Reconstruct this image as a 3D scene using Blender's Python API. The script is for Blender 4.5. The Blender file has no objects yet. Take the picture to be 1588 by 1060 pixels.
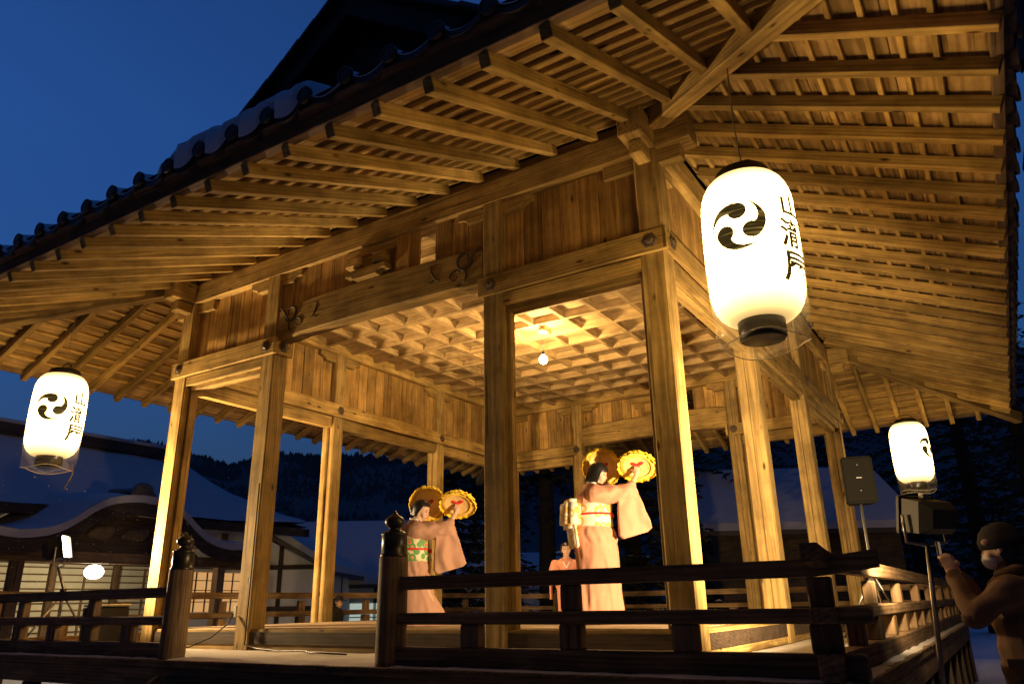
import bpy, bmesh, math, random
import numpy as np
from mathutils import Matrix, Vector, noise
random.seed(7)
R_ = math.radians
scene = bpy.context.scene
COL = scene.collection

# ------------------------------------------------------------------ camera
YAW, PITCH, ROLL, FPX = 0.5590, 0.3354, -0.0181, 1164.6
cam_d = bpy.data.cameras.new('camera'); cam = bpy.data.objects.new('camera', cam_d); COL.objects.link(cam)
cam_d.sensor_width = 36.0; cam_d.lens = 36.0 * FPX / 1588.0
cam_d.clip_start = 0.05; cam_d.clip_end = 3000
_f = Vector((-math.sin(YAW)*math.cos(PITCH), math.cos(YAW)*math.cos(PITCH), math.sin(PITCH)))
_r = Vector((math.cos(YAW), math.sin(YAW), 0)); _u = _r.cross(_f)
_c, _s = math.cos(ROLL), math.sin(ROLL)
_r2 = _c*_r + _s*_u; _u2 = -_s*_r + _c*_u
M = Matrix((( _r2.x, _u2.x, -_f.x, 2.2159), (_r2.y, _u2.y, -_f.y, -6.3429), (_r2.z, _u2.z, -_f.z, 0.4137), (0, 0, 0, 1)))
cam.matrix_world = M
scene.camera = cam

# ------------------------------------------------------------------ sky (dusk: the sun is below the horizon)
world = bpy.data.worlds.new('World'); scene.world = world; world.use_nodes = True
nt = world.node_tree; nt.nodes.clear()
sky = nt.nodes.new('ShaderNodeTexSky'); sky.sky_type = 'NISHITA'; sky.sun_disc = False
sky.sun_elevation = R_(0.0); sky.sun_rotation = R_(75); sky.altitude = 200; sky.air_density = 1.0; sky.dust_density = 0.4; sky.ozone_density = 4.6
bg = nt.nodes.new('ShaderNodeBackground'); bg.inputs[1].default_value = 0.15
out = nt.nodes.new('ShaderNodeOutputWorld')
# a low bank of snow cloud darkens the sky evenly all round the horizon
geo = nt.nodes.new('ShaderNodeTexCoord'); sep = nt.nodes.new('ShaderNodeSeparateXYZ'); nt.links.new(geo.outputs['Generated'], sep.inputs[0])
cnz = nt.nodes.new('ShaderNodeTexNoise'); cnz.inputs['Scale'].default_value = 3.0; cnz.inputs['Detail'].default_value = 5; nt.links.new(geo.outputs['Generated'], cnz.inputs['Vector'])
cad = nt.nodes.new('ShaderNodeMath'); cad.operation = 'MULTIPLY_ADD'; cad.inputs[1].default_value = 0.10; nt.links.new(cnz.outputs['Fac'], cad.inputs[0]); nt.links.new(sep.outputs['Z'], cad.inputs[2])
crp = nt.nodes.new('ShaderNodeValToRGB'); crp.color_ramp.elements[0].position = 0.10; crp.color_ramp.elements[0].color = (0.42, 0.36, 0.36, 1); crp.color_ramp.elements[1].position = 0.58; crp.color_ramp.elements[1].color = (1, 1, 1, 1)
nt.links.new(cad.outputs[0], crp.inputs[0])
cmx = nt.nodes.new('ShaderNodeMix'); cmx.data_type = 'RGBA'; cmx.blend_type = 'MULTIPLY'; cmx.inputs[0].default_value = 1.0
nt.links.new(sky.outputs[0], cmx.inputs[6]); nt.links.new(crp.outputs[0], cmx.inputs[7]); nt.links.new(cmx.outputs[2], bg.inputs[0]); nt.links.new(bg.outputs[0], out.inputs[0])

vs = scene.view_settings
vs.view_transform = 'Standard'; vs.look = 'None'; vs.exposure = 2.0; vs.gamma = 1.0; vs.use_curve_mapping = False
scene.cycles.use_denoising = True
scene.cycles.max_bounces = 6
scene.cycles.sample_clamp_indirect = 4.0

# ------------------------------------------------------------------ helpers
WM = {}
def wm(o): return WM.get(o.name, Matrix.Identity(4))
def place(o, M, parent):
    WM[o.name] = M
    if parent is not None:
        o.parent = parent
        o.matrix_basis = wm(parent).inverted() @ M
    else:
        o.matrix_basis = M
def obj(name, mesh, mat, parent=None, M=None, kind=None):
    if mat is not None:
        m = mat
        if len(mesh.materials) == 0: mesh.materials.append(m)
        elif mesh.materials[0] != m:
            mesh = mesh.copy(); mesh.materials.clear(); mesh.materials.append(m)
    o = bpy.data.objects.new(name, mesh); COL.objects.link(o)
    place(o, M if M is not None else Matrix.Identity(4), parent)
    if kind: o['kind'] = kind
    return o
def tag(o, label, cat=None, group=None, kind=None):
    if label: o['label'] = label
    if cat: o['category'] = cat
    if group: o['group'] = group
    if kind: o['kind'] = kind
    return o
def thing(name, label, cat, loc=(0, 0, 0), rz=0.0, group=None):
    o = bpy.data.objects.new(name, None); COL.objects.link(o); o.empty_display_size = 0.2
    place(o, Matrix.Translation(loc) @ Matrix.Rotation(rz, 4, 'Z'), None)
    return tag(o, label, cat, group)
def from_bm(bm, name='mesh', smooth=False):
    me = bpy.data.meshes.new(name); bm.to_mesh(me); bm.free()
    if smooth:
        for p in me.polygons: p.use_smooth = True
    return me
def pydata(v, f, name='mesh', smooth=False):
    me = bpy.data.meshes.new(name); me.from_pydata([tuple(a) for a in v], [], f); me.update()
    if smooth:
        for p in me.polygons: p.use_smooth = True
    return me
_cache = {}
def box_mesh(l, w, h, bev=0.006, key=None):
    k = (round(l, 4), round(w, 4), round(h, 4), bev, key)
    if k in _cache: return _cache[k]
    bm = bmesh.new(); bmesh.ops.create_cube(bm, size=1.0)
    for v in bm.verts: v.co.x *= l; v.co.y *= w; v.co.z *= h
    if bev > 0:
        b = min(bev, 0.3*min(l, w, h))
        bmesh.ops.bevel(bm, geom=list(bm.edges), offset=b, segments=1, affect='EDGES')
    _cache[k] = from_bm(bm, 'box'); return _cache[k]
def frame(x, z=Vector((0, 0, 1))):
    x = Vector(x).normalized(); z = Vector(z)
    y = z.cross(x)
    if y.length < 1e-6: y = Vector((0, 1, 0)).cross(x)
    y.normalize(); z = x.cross(y)
    return Matrix(((x.x, y.x, z.x, 0), (x.y, y.y, z.y, 0), (x.z, y.z, z.z, 0), (0, 0, 0, 1)))
def beam(name, p0, p1, w, h, mat, parent, up=(0, 0, 1), bev=0.006, kind=None):
    """bar from p0 to p1 (centre line), w across, h along up"""
    p0 = Vector(p0); p1 = Vector(p1); d = p1 - p0
    return obj(name, box_mesh(d.length, w, h, bev, mat.name), mat, parent, Matrix.Translation((p0+p1)/2) @ frame(d, up), kind)
def box(name, x0, x1, y0, y1, z0, z1, mat, parent, axis='X', bev=0.006, kind=None):
    c = Vector(((x0+x1)/2, (y0+y1)/2, (z0+z1)/2)); dx, dy, dz = abs(x1-x0), abs(y1-y0), abs(z1-z0)
    if axis == 'X': me = box_mesh(dx, dy, dz, bev, mat.name); F = Matrix.Identity(4)
    elif axis == 'Y': me = box_mesh(dy, dx, dz, bev, mat.name); F = frame((0, 1, 0))
    else: me = box_mesh(dz, dx, dy, bev, mat.name); F = Matrix(((0, 1, 0, 0), (0, 0, 1, 0), (1, 0, 0, 0), (0, 0, 0, 1)))
    return obj(name, me, mat, parent, Matrix.Translation(c) @ F, kind)
def prism_mesh(pts, depth, bev=0.0):
    """closed 2D outline (local x,z) extruded along local y, centred"""
    bm = bmesh.new()
    vs_ = [bm.verts.new((p[0], -depth/2, p[1])) for p in pts]
    f = bm.faces.new(vs_)
    r = bmesh.ops.extrude_face_region(bm, geom=[f])
    for e in r['geom']:
        if isinstance(e, bmesh.types.BMVert): e.co.y += depth
    bmesh.ops.recalc_face_normals(bm, faces=bm.faces)
    if bev: bmesh.ops.bevel(bm, geom=[e for e in bm.edges if abs(e.verts[0].co.y-e.verts[1].co.y) < 1e-6], offset=bev, segments=1, affect='EDGES')
    return from_bm(bm, 'prism')
def lathe_mesh(prof, n=24, smooth=True, caps=True):
    v, f = [], []
    for r, z in prof:
        for k in range(n):
            a = 2*math.pi*k/n; v.append((r*math.cos(a), r*math.sin(a), z))
    for i in range(len(prof)-1):
        for k in range(n):
            a = i*n+k; b = i*n+(k+1) % n; f.append((a, b, b+n, a+n))
    if caps:
        f.append(tuple(range(n))[::-1]); f.append(tuple(range((len(prof)-1)*n, len(prof)*n)))
    return pydata(v, f, 'lathe', smooth)
def tube_mesh(pts, rad, n=8, smooth=True):
    pts = [Vector(p) for p in pts]; v, f = [], []
    rr = rad if isinstance(rad, (list, tuple)) else [rad]*len(pts)
    prev = None
    for i, p in enumerate(pts):
        t = (pts[min(i+1, len(pts)-1)] - pts[max(i-1, 0)]).normalized()
        if prev is None:
            a = Vector((0, 0, 1)) if abs(t.z) < .9 else Vector((1, 0, 0))
            prev = t.cross(a).normalized()
        prev = (prev - t*prev.dot(t)).normalized(); q = t.cross(prev)
        for k in range(n):
            a = 2*math.pi*k/n; v.append(p + (prev*math.cos(a)+q*math.sin(a))*rr[i])
    m = len(pts)
    for i in range(m-1):
        for k in range(n):
            a = i*n+k; b = i*n+(k+1) % n; f.append((a, b, b+n, a+n))
    f.append(tuple(range(n))[::-1]); f.append(tuple(range((m-1)*n, m*n)))
    return pydata(v, f, 'tube', smooth)
def loft_mesh(rings, n=28, smooth=True, wob=None):
    """rings: (z, cx, cy, rx, ry)"""
    v, f = [], []
    for i, (z, cx, cy, rx, ry) in enumerate(rings):
        for k in range(n):
            a = 2*math.pi*k/n
            s = 1.0 + (wob(a, z) if wob else 0)
            v.append((cx+rx*s*math.cos(a), cy+ry*s*math.sin(a), z))
    m = len(rings)
    for i in range(m-1):
        for k in range(n):
            a = i*n+k; b = i*n+(k+1) % n; f.append((a, b, b+n, a+n))
    f.append(tuple(range(n))[::-1]); f.append(tuple(range((m-1)*n, m*n)))
    return pydata(v, f, 'loft', smooth)
TS = bpy.data.scenes.new('workbench')     # scratch scene for fusing shapes, removed at the end
def blob_mesh(parts, voxel=0.012, smooth_it=2):
    """capsules ('c',p0,r0,p1,r1), ellipsoids ('e',c,(rx,ry,rz)[,euler]) and slabs ('p',[(x,y,z)..],thickness vector) fused into one surface"""
    bm = bmesh.new()
    for q in parts:
        if q[0] == 'e':
            M_ = Matrix.Translation(q[1])
            if len(q) > 3:
                from mathutils import Euler
                M_ = M_ @ Euler(q[3]).to_matrix().to_4x4()
            bmesh.ops.create_uvsphere(bm, u_segments=16, v_segments=10, radius=1.0, matrix=M_ @ Matrix.Diagonal((*q[2], 1)))
        elif q[0] == 'c':
            p0, r0, p1, r1 = Vector(q[1]), q[2], Vector(q[3]), q[4]
            bmesh.ops.create_uvsphere(bm, u_segments=12, v_segments=8, radius=r0, matrix=Matrix.Translation(p0))
            bmesh.ops.create_uvsphere(bm, u_segments=12, v_segments=8, radius=r1, matrix=Matrix.Translation(p1))
            d = p1-p0
            if d.length > 1e-4:
                bmesh.ops.create_cone(bm, cap_ends=True, segments=12, radius1=r0, radius2=r1, depth=d.length,
                    matrix=Matrix.Translation((p0+p1)/2) @ d.to_track_quat('Z', 'Y').to_matrix().to_4x4())
        elif q[0] == 'p':
            t = Vector(q[2])/2
            a = [bm.verts.new(Vector(p)-t) for p in q[1]]; b = [bm.verts.new(Vector(p)+t) for p in q[1]]
            n = len(a); fs = [bm.faces.new(a[::-1]), bm.faces.new(b)]
            for i in range(n): fs.append(bm.faces.new((a[i], a[(i+1) % n], b[(i+1) % n], b[i])))
            bmesh.ops.recalc_face_normals(bm, faces=fs)
    me = from_bm(bm, 'blob')
    o = bpy.data.objects.new('tmp', me); TS.collection.objects.link(o)
    md = o.modifiers.new('r', 'REMESH'); md.mode = 'VOXEL'; md.voxel_size = voxel; md.use_smooth_shade = True
    if smooth_it:
        ms = o.modifiers.new('s', 'SMOOTH'); ms.factor = 0.5; ms.iterations = smooth_it
    vl = TS.view_layers[0]; vl.update(); ev = o.evaluated_get(vl.depsgraph)
    res = bpy.data.meshes.new_from_object(ev)
    bpy.data.objects.remove(o)
    for p in res.polygons: p.use_smooth = True
    return res

# ------------------------------------------------------------------ materials
def mat_new(name):
    m = bpy.data.materials.new(name); m.use_nodes = True
    n = m.node_tree; b = n.nodes['Principled BSDF']; return m, n, b
def plain(name, col, rough=0.7, metal=0.0, var=0.15, scale=6.0, bump=0.0, spec=0.3):
    m, n, b = mat_new(name)
    tc = n.nodes.new('ShaderNodeTexCoord'); nz = n.nodes.new('ShaderNodeTexNoise'); nz.inputs['Scale'].default_value = scale; nz.inputs['Detail'].default_value = 6
    n.links.new(tc.outputs['Object'], nz.inputs['Vector'])
    mx = n.nodes.new('ShaderNodeMix'); mx.data_type = 'RGBA'
    mx.inputs[6].default_value = tuple(c*(1-var) for c in col)+(1,); mx.inputs[7].default_value = tuple(min(1, c*(1+var)) for c in col)+(1,)
    n.links.new(nz.outputs['Fac'], mx.inputs[0]); n.links.new(mx.outputs[2], b.inputs['Base Color'])
    b.inputs['Roughness'].default_value = rough; b.inputs['Metallic'].default_value = metal; b.inputs['Specular IOR Level'].default_value = spec
    if bump:
        bp = n.nodes.new('ShaderNodeBump'); bp.inputs['Strength'].default_value = bump; bp.inputs['Distance'].default_value = 0.02
        n.links.new(nz.outputs['Fac'], bp.inputs['Height']); n.links.new(bp.outputs[0], b.inputs['Normal'])
    return m
def emis(name, col, strength):
    m, n, b = mat_new(name)
    b.inputs['Base Color'].default_value = (*[min(1, c) for c in col], 1); b.inputs['Emission Color'].default_value = (*col, 1); b.inputs['Emission Strength'].default_value = strength
    return m
def wood(name, dark, light, rough=0.72, grain=1.0, knots=True, tone=0.30, stain=0.42):
    """weathered timber, grain along the piece's own X axis, every piece a little different"""
    m, n, b = mat_new(name); N = n.nodes.new; L = n.links.new
    tc = N('ShaderNodeTexCoord'); oi = N('ShaderNodeObjectInfo')
    off = N('ShaderNodeVectorMath'); off.operation = 'SCALE'; off.inputs[0].default_value = (37.0, 19.0, 53.0); L(oi.outputs['Random'], off.inputs['Scale'])
    add = N('ShaderNodeVectorMath'); add.operation = 'ADD'; L(tc.outputs['Object'], add.inputs[0]); L(off.outputs[0], add.inputs[1])
    mp = N('ShaderNodeMapping'); mp.inputs['Scale'].default_value = (0.9*grain, 11*grain, 11*grain); L(add.outputs[0], mp.inputs[0])
    n1 = N('ShaderNodeTexNoise'); n1.inputs['Scale'].default_value = 1.6; n1.inputs['Detail'].default_value = 7; n1.inputs['Distortion'].default_value = 0.8; L(mp.outputs[0], n1.inputs['Vector'])
    # growth rings
    mw = N('ShaderNodeMapping'); mw.inputs['Scale'].default_value = (0.35*grain, 6*grain, 6*grain); L(add.outputs[0], mw.inputs[0])
    wv = N('ShaderNodeTexWave'); wv.wave_type = 'RINGS'; wv.rings_direction = 'X'; wv.inputs['Scale'].default_value = 1.5; wv.inputs['Distortion'].default_value = 9.0; wv.inputs['Detail'].default_value = 2; wv.inputs['Detail Scale'].default_value = 0.6
    L(mw.outputs[0], wv.inputs['Vector'])
    mixg = N('ShaderNodeMath'); mixg.operation = 'MULTIPLY_ADD'; mixg.inputs[1].default_value = 0.16; L(wv.outputs['Fac'], mixg.inputs[0]); 
    sc = N('ShaderNodeMath'); sc.operation = 'MULTIPLY'; sc.inputs[1].default_value = 0.86; L(n1.outputs['Fac'], sc.inputs[0]); L(sc.outputs[0], mixg.inputs[2])
    rp = N('ShaderNodeValToRGB'); rp.color_ramp.elements[0].position = 0.32; rp.color_ramp.elements[0].color = (*dark, 1); rp.color_ramp.elements[1].position = 0.66; rp.color_ramp.elements[1].color = (*light, 1)
    L(mixg.outputs[0], rp.inputs[0])
    # stains: large soft patches with their own shapes
    ns = N('ShaderNodeTexNoise'); ns.inputs['Scale'].default_value = 2.3; ns.inputs['Detail'].default_value = 6; ns.inputs['Roughness'].default_value = 0.62; L(add.outputs[0], ns.inputs['Vector'])
    rs = N('ShaderNodeValToRGB'); rs.color_ramp.elements[0].position = 0.35; rs.color_ramp.elements[0].color = (1-stain,)*3+(1,); rs.color_ramp.elements[1].position = 0.62; rs.color_ramp.elements[1].color = (1, 1, 1, 1); L(ns.outputs['Fac'], rs.inputs[0])
    m1 = N('ShaderNodeMix'); m1.data_type = 'RGBA'; m1.blend_type = 'MULTIPLY'; m1.inputs[0].default_value = 1; L(rp.outputs[0], m1.inputs[6]); L(rs.outputs[0], m1.inputs[7])
    last = m1.outputs[2]
    if knots:
        mk = N('ShaderNodeMapping'); mk.inputs['Scale'].default_value = (0.9, 2.6, 2.6); L(add.outputs[0], mk.inputs[0])
        vo = N('ShaderNodeTexVoronoi'); vo.inputs['Scale'].default_value = 2.1; L(mk.outputs[0], vo.inputs['Vector'])
        rk = N('ShaderNodeValToRGB'); rk.color_ramp.elements[0].position = 0.045; rk.color_ramp.elements[0].color = (0.16, 0.12, 0.09, 1); rk.color_ramp.elements[1].position = 0.125; rk.color_ramp.elements[1].color = (1, 1, 1, 1); L(vo.outputs['Distance'], rk.inputs[0])
        m2 = N('ShaderNodeMix'); m2.data_type = 'RGBA'; m2.blend_type = 'MULTIPLY'; m2.inputs[0].default_value = 1; L(last, m2.inputs[6]); L(rk.outputs[0], m2.inputs[7]); last = m2.outputs[2]
    mc = N('ShaderNodeMapping'); mc.inputs['Scale'].default_value = (0.55, 16, 16); L(add.outputs[0], mc.inputs[0])
    nc = N('ShaderNodeTexNoise'); nc.inputs['Scale'].default_value = 1.3; nc.inputs['Detail'].default_value = 3; L(mc.outputs[0], nc.inputs['Vector'])
    rc = N('ShaderNodeValToRGB'); rc.color_ramp.elements[0].position = 0.30; rc.color_ramp.elements[0].color = (0.35, 0.30, 0.25, 1); rc.color_ramp.elements[1].position = 0.36; rc.color_ramp.elements[1].color = (1, 1, 1, 1); L(nc.outputs['Fac'], rc.inputs[0])
    m4 = N('ShaderNodeMix'); m4.data_type = 'RGBA'; m4.blend_type = 'MULTIPLY'; m4.inputs[0].default_value = 0.8; L(last, m4.inputs[6]); L(rc.outputs[0], m4.inputs[7]); last = m4.outputs[2]
    hv = N('ShaderNodeMapRange'); hv.inputs['To Min'].default_value = 1-tone; hv.inputs['To Max'].default_value = 1+tone; L(oi.outputs['Random'], hv.inputs['Value'])
    m3 = N('ShaderNodeMix'); m3.data_type = 'RGBA'; m3.blend_type = 'MULTIPLY'; m3.inputs[0].default_value = 1; L(last, m3.inputs[6])
    cmb = N('ShaderNodeCombineColor'); L(hv.outputs[0], cmb.inputs[0]); L(hv.outputs[0], cmb.inputs[1]); L(hv.outputs[0], cmb.inputs[2]); L(cmb.outputs[0], m3.inputs[7])
    L(m3.outputs[2], b.inputs['Base Color'])
    b.inputs['Roughness'].default_value = rough; b.inputs['Specular IOR Level'].default_value = 0.25
    bp = N('ShaderNodeBump'); bp.inputs['Strength'].default_value = 0.35; bp.inputs['Distance'].default_value = 0.006; L(mixg.outputs[0], bp.inputs['Height']); L(bp.outputs[0], b.inputs['Normal'])
    return m

W_BEAM = wood('timber_beam', (0.245, 0.150, 0.042), (0.50, 0.335, 0.105))
W_POST = wood('timber_post', (0.245, 0.155, 0.048), (0.48, 0.33, 0.115), tone=0.2)
W_RAFT = wood('timber_rafter', (0.27, 0.165, 0.044), (0.53, 0.355, 0.105), tone=0.34)
W_BOARD = wood('timber_board', (0.28, 0.158, 0.044), (0.52, 0.318, 0.095), tone=0.34)
W_SHEATH = wood('timber_sheathing', (0.24, 0.145, 0.048), (0.46, 0.30, 0.11), knots=False, tone=0.34)
W_CEIL = wood('timber_ceiling', (0.33, 0.215, 0.085), (0.55, 0.385, 0.17), knots=False, tone=0.15)
W_DARK = wood('timber_railing', (0.10, 0.062, 0.028), (0.26, 0.165, 0.08), tone=0.15, knots=False)
W_FLOOR = wood('timber_floor', (0.30, 0.22, 0.13), (0.52, 0.40, 0.26), knots=False, tone=0.2)
W_EAVE = wood('timber_eave', (0.10, 0.065, 0.038), (0.24, 0.16, 0.09), knots=False)
W_OLD = wood('timber_old', (0.035, 0.023, 0.015), (0.085, 0.058, 0.036), knots=False)
IRON = plain('iron', (0.085, 0.06, 0.04), 0.5, 0.15, 0.25, 20)
BRONZE = plain('dark_bronze', (0.05, 0.045, 0.035), 0.35, 0.8, 0.2, 10)
TILE = plain('roof_tile', (0.060, 0.050, 0.043), 0.5, 0.0, 0.3, 4)
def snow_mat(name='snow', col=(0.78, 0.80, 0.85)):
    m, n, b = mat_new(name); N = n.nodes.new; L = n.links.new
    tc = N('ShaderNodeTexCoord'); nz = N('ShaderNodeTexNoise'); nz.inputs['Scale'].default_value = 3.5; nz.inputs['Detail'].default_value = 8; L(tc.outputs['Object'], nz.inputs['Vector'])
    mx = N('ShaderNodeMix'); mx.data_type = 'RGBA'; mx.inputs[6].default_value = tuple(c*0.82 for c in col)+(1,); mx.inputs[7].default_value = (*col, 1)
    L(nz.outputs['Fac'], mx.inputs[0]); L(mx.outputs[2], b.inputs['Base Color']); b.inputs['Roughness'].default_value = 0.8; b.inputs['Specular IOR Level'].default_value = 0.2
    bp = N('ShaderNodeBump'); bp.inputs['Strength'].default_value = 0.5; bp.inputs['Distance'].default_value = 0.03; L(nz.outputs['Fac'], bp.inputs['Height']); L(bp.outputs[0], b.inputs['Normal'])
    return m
SNOW = snow_mat()
DUSTY = snow_mat('trodden_snow', (0.62, 0.58, 0.52))
BLACK = plain('black_lacquer', (0.02, 0.018, 0.016), 0.35, 0, 0.2)
BULB_W, FR_W, FL_W, GLOBE_W = 275.0, 390.0, 440.0, 120.0
# ------------------------------------------------------------------ ground
GZ = -1.05
def ground_mesh():
    xs = np.concatenate([np.linspace(-160, -30, 14), np.linspace(-28, 16, 60), np.linspace(18, 160, 14)])
    ys = np.concatenate([np.linspace(-40, -12, 8), np.linspace(-10, 34, 60), np.linspace(38, 260, 18)])
    v, f = [], []
    for y in ys:
        for x in xs:
            z = GZ + 0.10*noise.noise((x*0.35, y*0.35, 0)) + 0.03*noise.noise((x*1.7, y*1.7, 3))
            v.append((x, y, z))
    nx = len(xs)
    for j in range(len(ys)-1):
        for i in range(nx-1):
            a = j*nx+i; f.append((a, a+1, a+1+nx, a+nx))
    return pydata(v, f, 'ground', True)
tag(obj('ground', ground_mesh(), SNOW), 'snow covered ground around the stage pavilion', kind='structure')

# ------------------------------------------------------------------ the pavilion
P_ = 0.25; A1, A2, B1, B2 = 1.872, 3.622, 2.98, 2.967
W = 2*A1+A2+P_; D = 2*B1+B2+P_
XC = [-0.125, -0.125-A1, -0.125-A1-A2, -W+0.125]
YC = [0.125, 0.125+B1, 0.125+B1+B2, D-0.125]
HN0, HN1, HK0, HK1 = 3.61, 3.843, 4.765, 5.07
ZV, ZS = -0.06, 0.19
pav = thing('stage_pavilion', 'open wooden shrine stage with wide tiled eaves and coffered ceiling, lit from within', 'pavilion', (-W/2, D/2, GZ))
def P3(side, t, n, z):
    return {'A': (t, -n, z), 'B': (n, t, z), 'C': (t, D+n, z), 'L': (-W-n, t, z)}[side]
def sbox(name, side, t0, t1, n0, n1, z0, z1, mat, parent=pav, bev=0.006, vertical=False):
    a = P3(side, t0, n0, z0); b = P3(side, t1, n1, z1)
    ax = 'Z' if vertical else ('X' if side in 'AC' else 'Y')
    return box(name, min(a[0], b[0]), max(a[0], b[0]), min(a[1], b[1]), max(a[1], b[1]), z0, z1, mat, parent, ax, bev)
RANGE = {'A': (-W, 0), 'C': (-W, 0), 'B': (0, D), 'L': (0, D)}
CEN = {'A': XC[::-1], 'C': XC[::-1], 'B': YC, 'L': YC}
OUT = {'A': Vector((0, -1, 0)), 'B': Vector((1, 0, 0)), 'C': Vector((0, 1, 0)), 'L': Vector((-1, 0, 0))}

# posts: square with chamfers; a drying slit runs up the face turned to the front on the side posts
def post_mesh(h, slit):
    a = P_/2; c = 0.014; g = 0.0035
    pts = [(-a+c, -a)]
    if slit: pts += [(-g-0.012, -a), (-0.012, -a+0.03), (g-0.012, -a)]
    pts += [(a-c, -a), (a, -a+c), (a, a-c), (a-c, a), (-a+c, a), (-a, a-c), (-a, -a+c)]
    bm = bmesh.new()
    # local X is the grain direction (vertical)
    vs_ = [bm.verts.new((-h/2, p[0], p[1])) for p in pts]; f = bm.faces.new(vs_)
    r = bmesh.ops.extrude_face_region(bm, geom=[f])
    for e in r['geom']:
        if isinstance(e, bmesh.types.BMVert): e.co.x += h
    bmesh.ops.recalc_face_normals(bm, faces=bm.faces)
    return from_bm(bm, 'post')
FZ = Matrix(((0, 1, 0, 0), (0, 0, 1, 0), (1, 0, 0, 0), (0, 0, 0, 1)))
pm = {s: post_mesh(HK0+0.1, s) for s in (False, True)}
hex_me = lathe_mesh([(0.082, 0.0), (0.082, 0.008), (0.07, 0.014), (0.046, 0.016), (0.036, 0.03), (0.018, 0.036), (0.004, 0.037)], 6, False)
def rokuyo(pos, nrm, parent):
    nrm = Vector(nrm)
    M_ = Matrix.Translation(Vector(pos)+nrm*0.001) @ nrm.to_track_quat('Z', 'Y').to_matrix().to_4x4()
    return obj('nail_cover', hex_me, IRON, parent, M_)
posts = {}
for i, x in enumerate(XC):
    for j, y in enumerate(YC):
        if i in (0, 3) or j in (0, 3):
            slit = (j > 0)
            posts[(i, j)] = obj('post', pm[slit], W_POST, pav, Matrix.Translation((x, y, (HK0-0.1)/2)) @ FZ)
# nageshi (tie boards), lintels, wall boards
NG = 0.045
def bays(side):
    c = CEN[side]; return [(c[k]+0.125, c[k+1]-0.125) for k in range(3)]
for side in 'ABCL':
    t0, t1 = RANGE[side]; c = CEN[side]; bs = bays(side)
    runs = [(t0-NG-0.002, c[1]+0.125+NG), (c[2]-0.125-NG, t1+NG+0.002)] if side in 'AC' else [(t0-NG, t1+NG)]
    for a, b in runs:
        e = 0.0 if side in 'AC' else 0.0015
        ng = sbox('tie_beam', side, a, b, 0.0005, NG-e, HN0+e, HN1-e, W_BEAM)
        for q in c:
            if a < q < b: rokuyo(P3(side, q, NG, (HN0+HN1)/2), OUT[side], ng)
    # inner tie boards
    if side in 'AC':
        for k in (0, 2):
            a, b = bs[k]; ng = sbox('tie_beam', side, a-0.125 if k == 2 else a, b if k == 2 else b+0.125, -P_-0.04, -P_-0.0005, HN0, HN1, W_BEAM)
            rokuyo(P3(side, (b+0.125 if k == 0 else a-0.125), -P_-0.04, (HN0+HN1)/2), -OUT[side], ng)
        # tie boards wrap round the posts of the wide middle bay
        for q, s in ((c[1], 1), (c[2], -1)):
            e0, e1 = (q+0.125+0.0005, q+0.125+NG-0.001)
            if s < 0: e0, e1 = (q-0.125-NG+0.001, q-0.125-0.0005)
            ng = sbox('tie_beam', side, e0, e1, -P_-0.038, -0.0005, HN0+0.002, HN1-0.002, W_BEAM)
            rokuyo(P3(side, q+s*(0.125+NG-0.001), -P_/2, (HN0+HN1)/2), (s, 0, 0), ng)
    else:
        ng = sbox('tie_beam', side, bs[0][0], bs[2][1], -P_-0.04, -P_-0.0005, HN0+0.0015, HN1-0.0015, W_BEAM)
        for q in c[1:3]: rokuyo(P3(side, q, -P_-0.04, (HN0+HN1)/2), -OUT[side], ng)
    for k, (a, b) in enumerate(bs):
        wide = side in 'AC' and k == 1
        if not wide:
            sbox('lintel', side, a, b, -0.075, -0.012, HN0-0.135, HN0, W_BEAM)
            sbox('lintel', side, a, b, -0.205, -0.0755, HN0-0.20, HN0-0.0005, W_BEAM)
            if side in 'AC':   # jambs in the narrow bays
                sbox('jamb', side, a, a+0.055, -0.17, -0.09, 0.0, HN0-0.2, W_POST, vertical=True)
                sbox('jamb', side, b-0.055, b, -0.17, -0.09, 0.0, HN0-0.2, W_POST, vertical=True)
            elif side == 'L':
                sbox('jamb', side, a, a+0.02, -0.16, -0.06, 0.0, HN0-0.2, W_POST, vertical=True)
                sbox('jamb', side, b-0.06, b, -0.16, -0.06, 0.0, HN0-0.2, W_POST, vertical=True)
        # vertical boards above
        z0 = HN1-0.03 if not wide else 4.20
        n = max(1, round((b-a)/0.235)); w = (b-a)/n
        for i in range(n):
            u0 = a+i*w; u1 = u0+w
            if wide and side in 'AC':
                m_ = (u0+u1)/2-(a+b)/2
                if 0.62 < m_ < 1.0: continue          # open slot beside the bracket
            dn = random.uniform(-0.006, 0.006)
            dn += 0.055 if wide else 0
            sbox('wall_board', side, u0+0.003, u1-0.003, -0.142+dn, -0.112+dn, z0, HK0, W_BOARD, vertical=True, bev=0.004)
    # sill / stage edge beam
    for k, (a, b) in enumerate(bs):
        sbox('sill', side, a, b, -0.23, -0.03, -0.055, ZS-0.004, W_POST)
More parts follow.
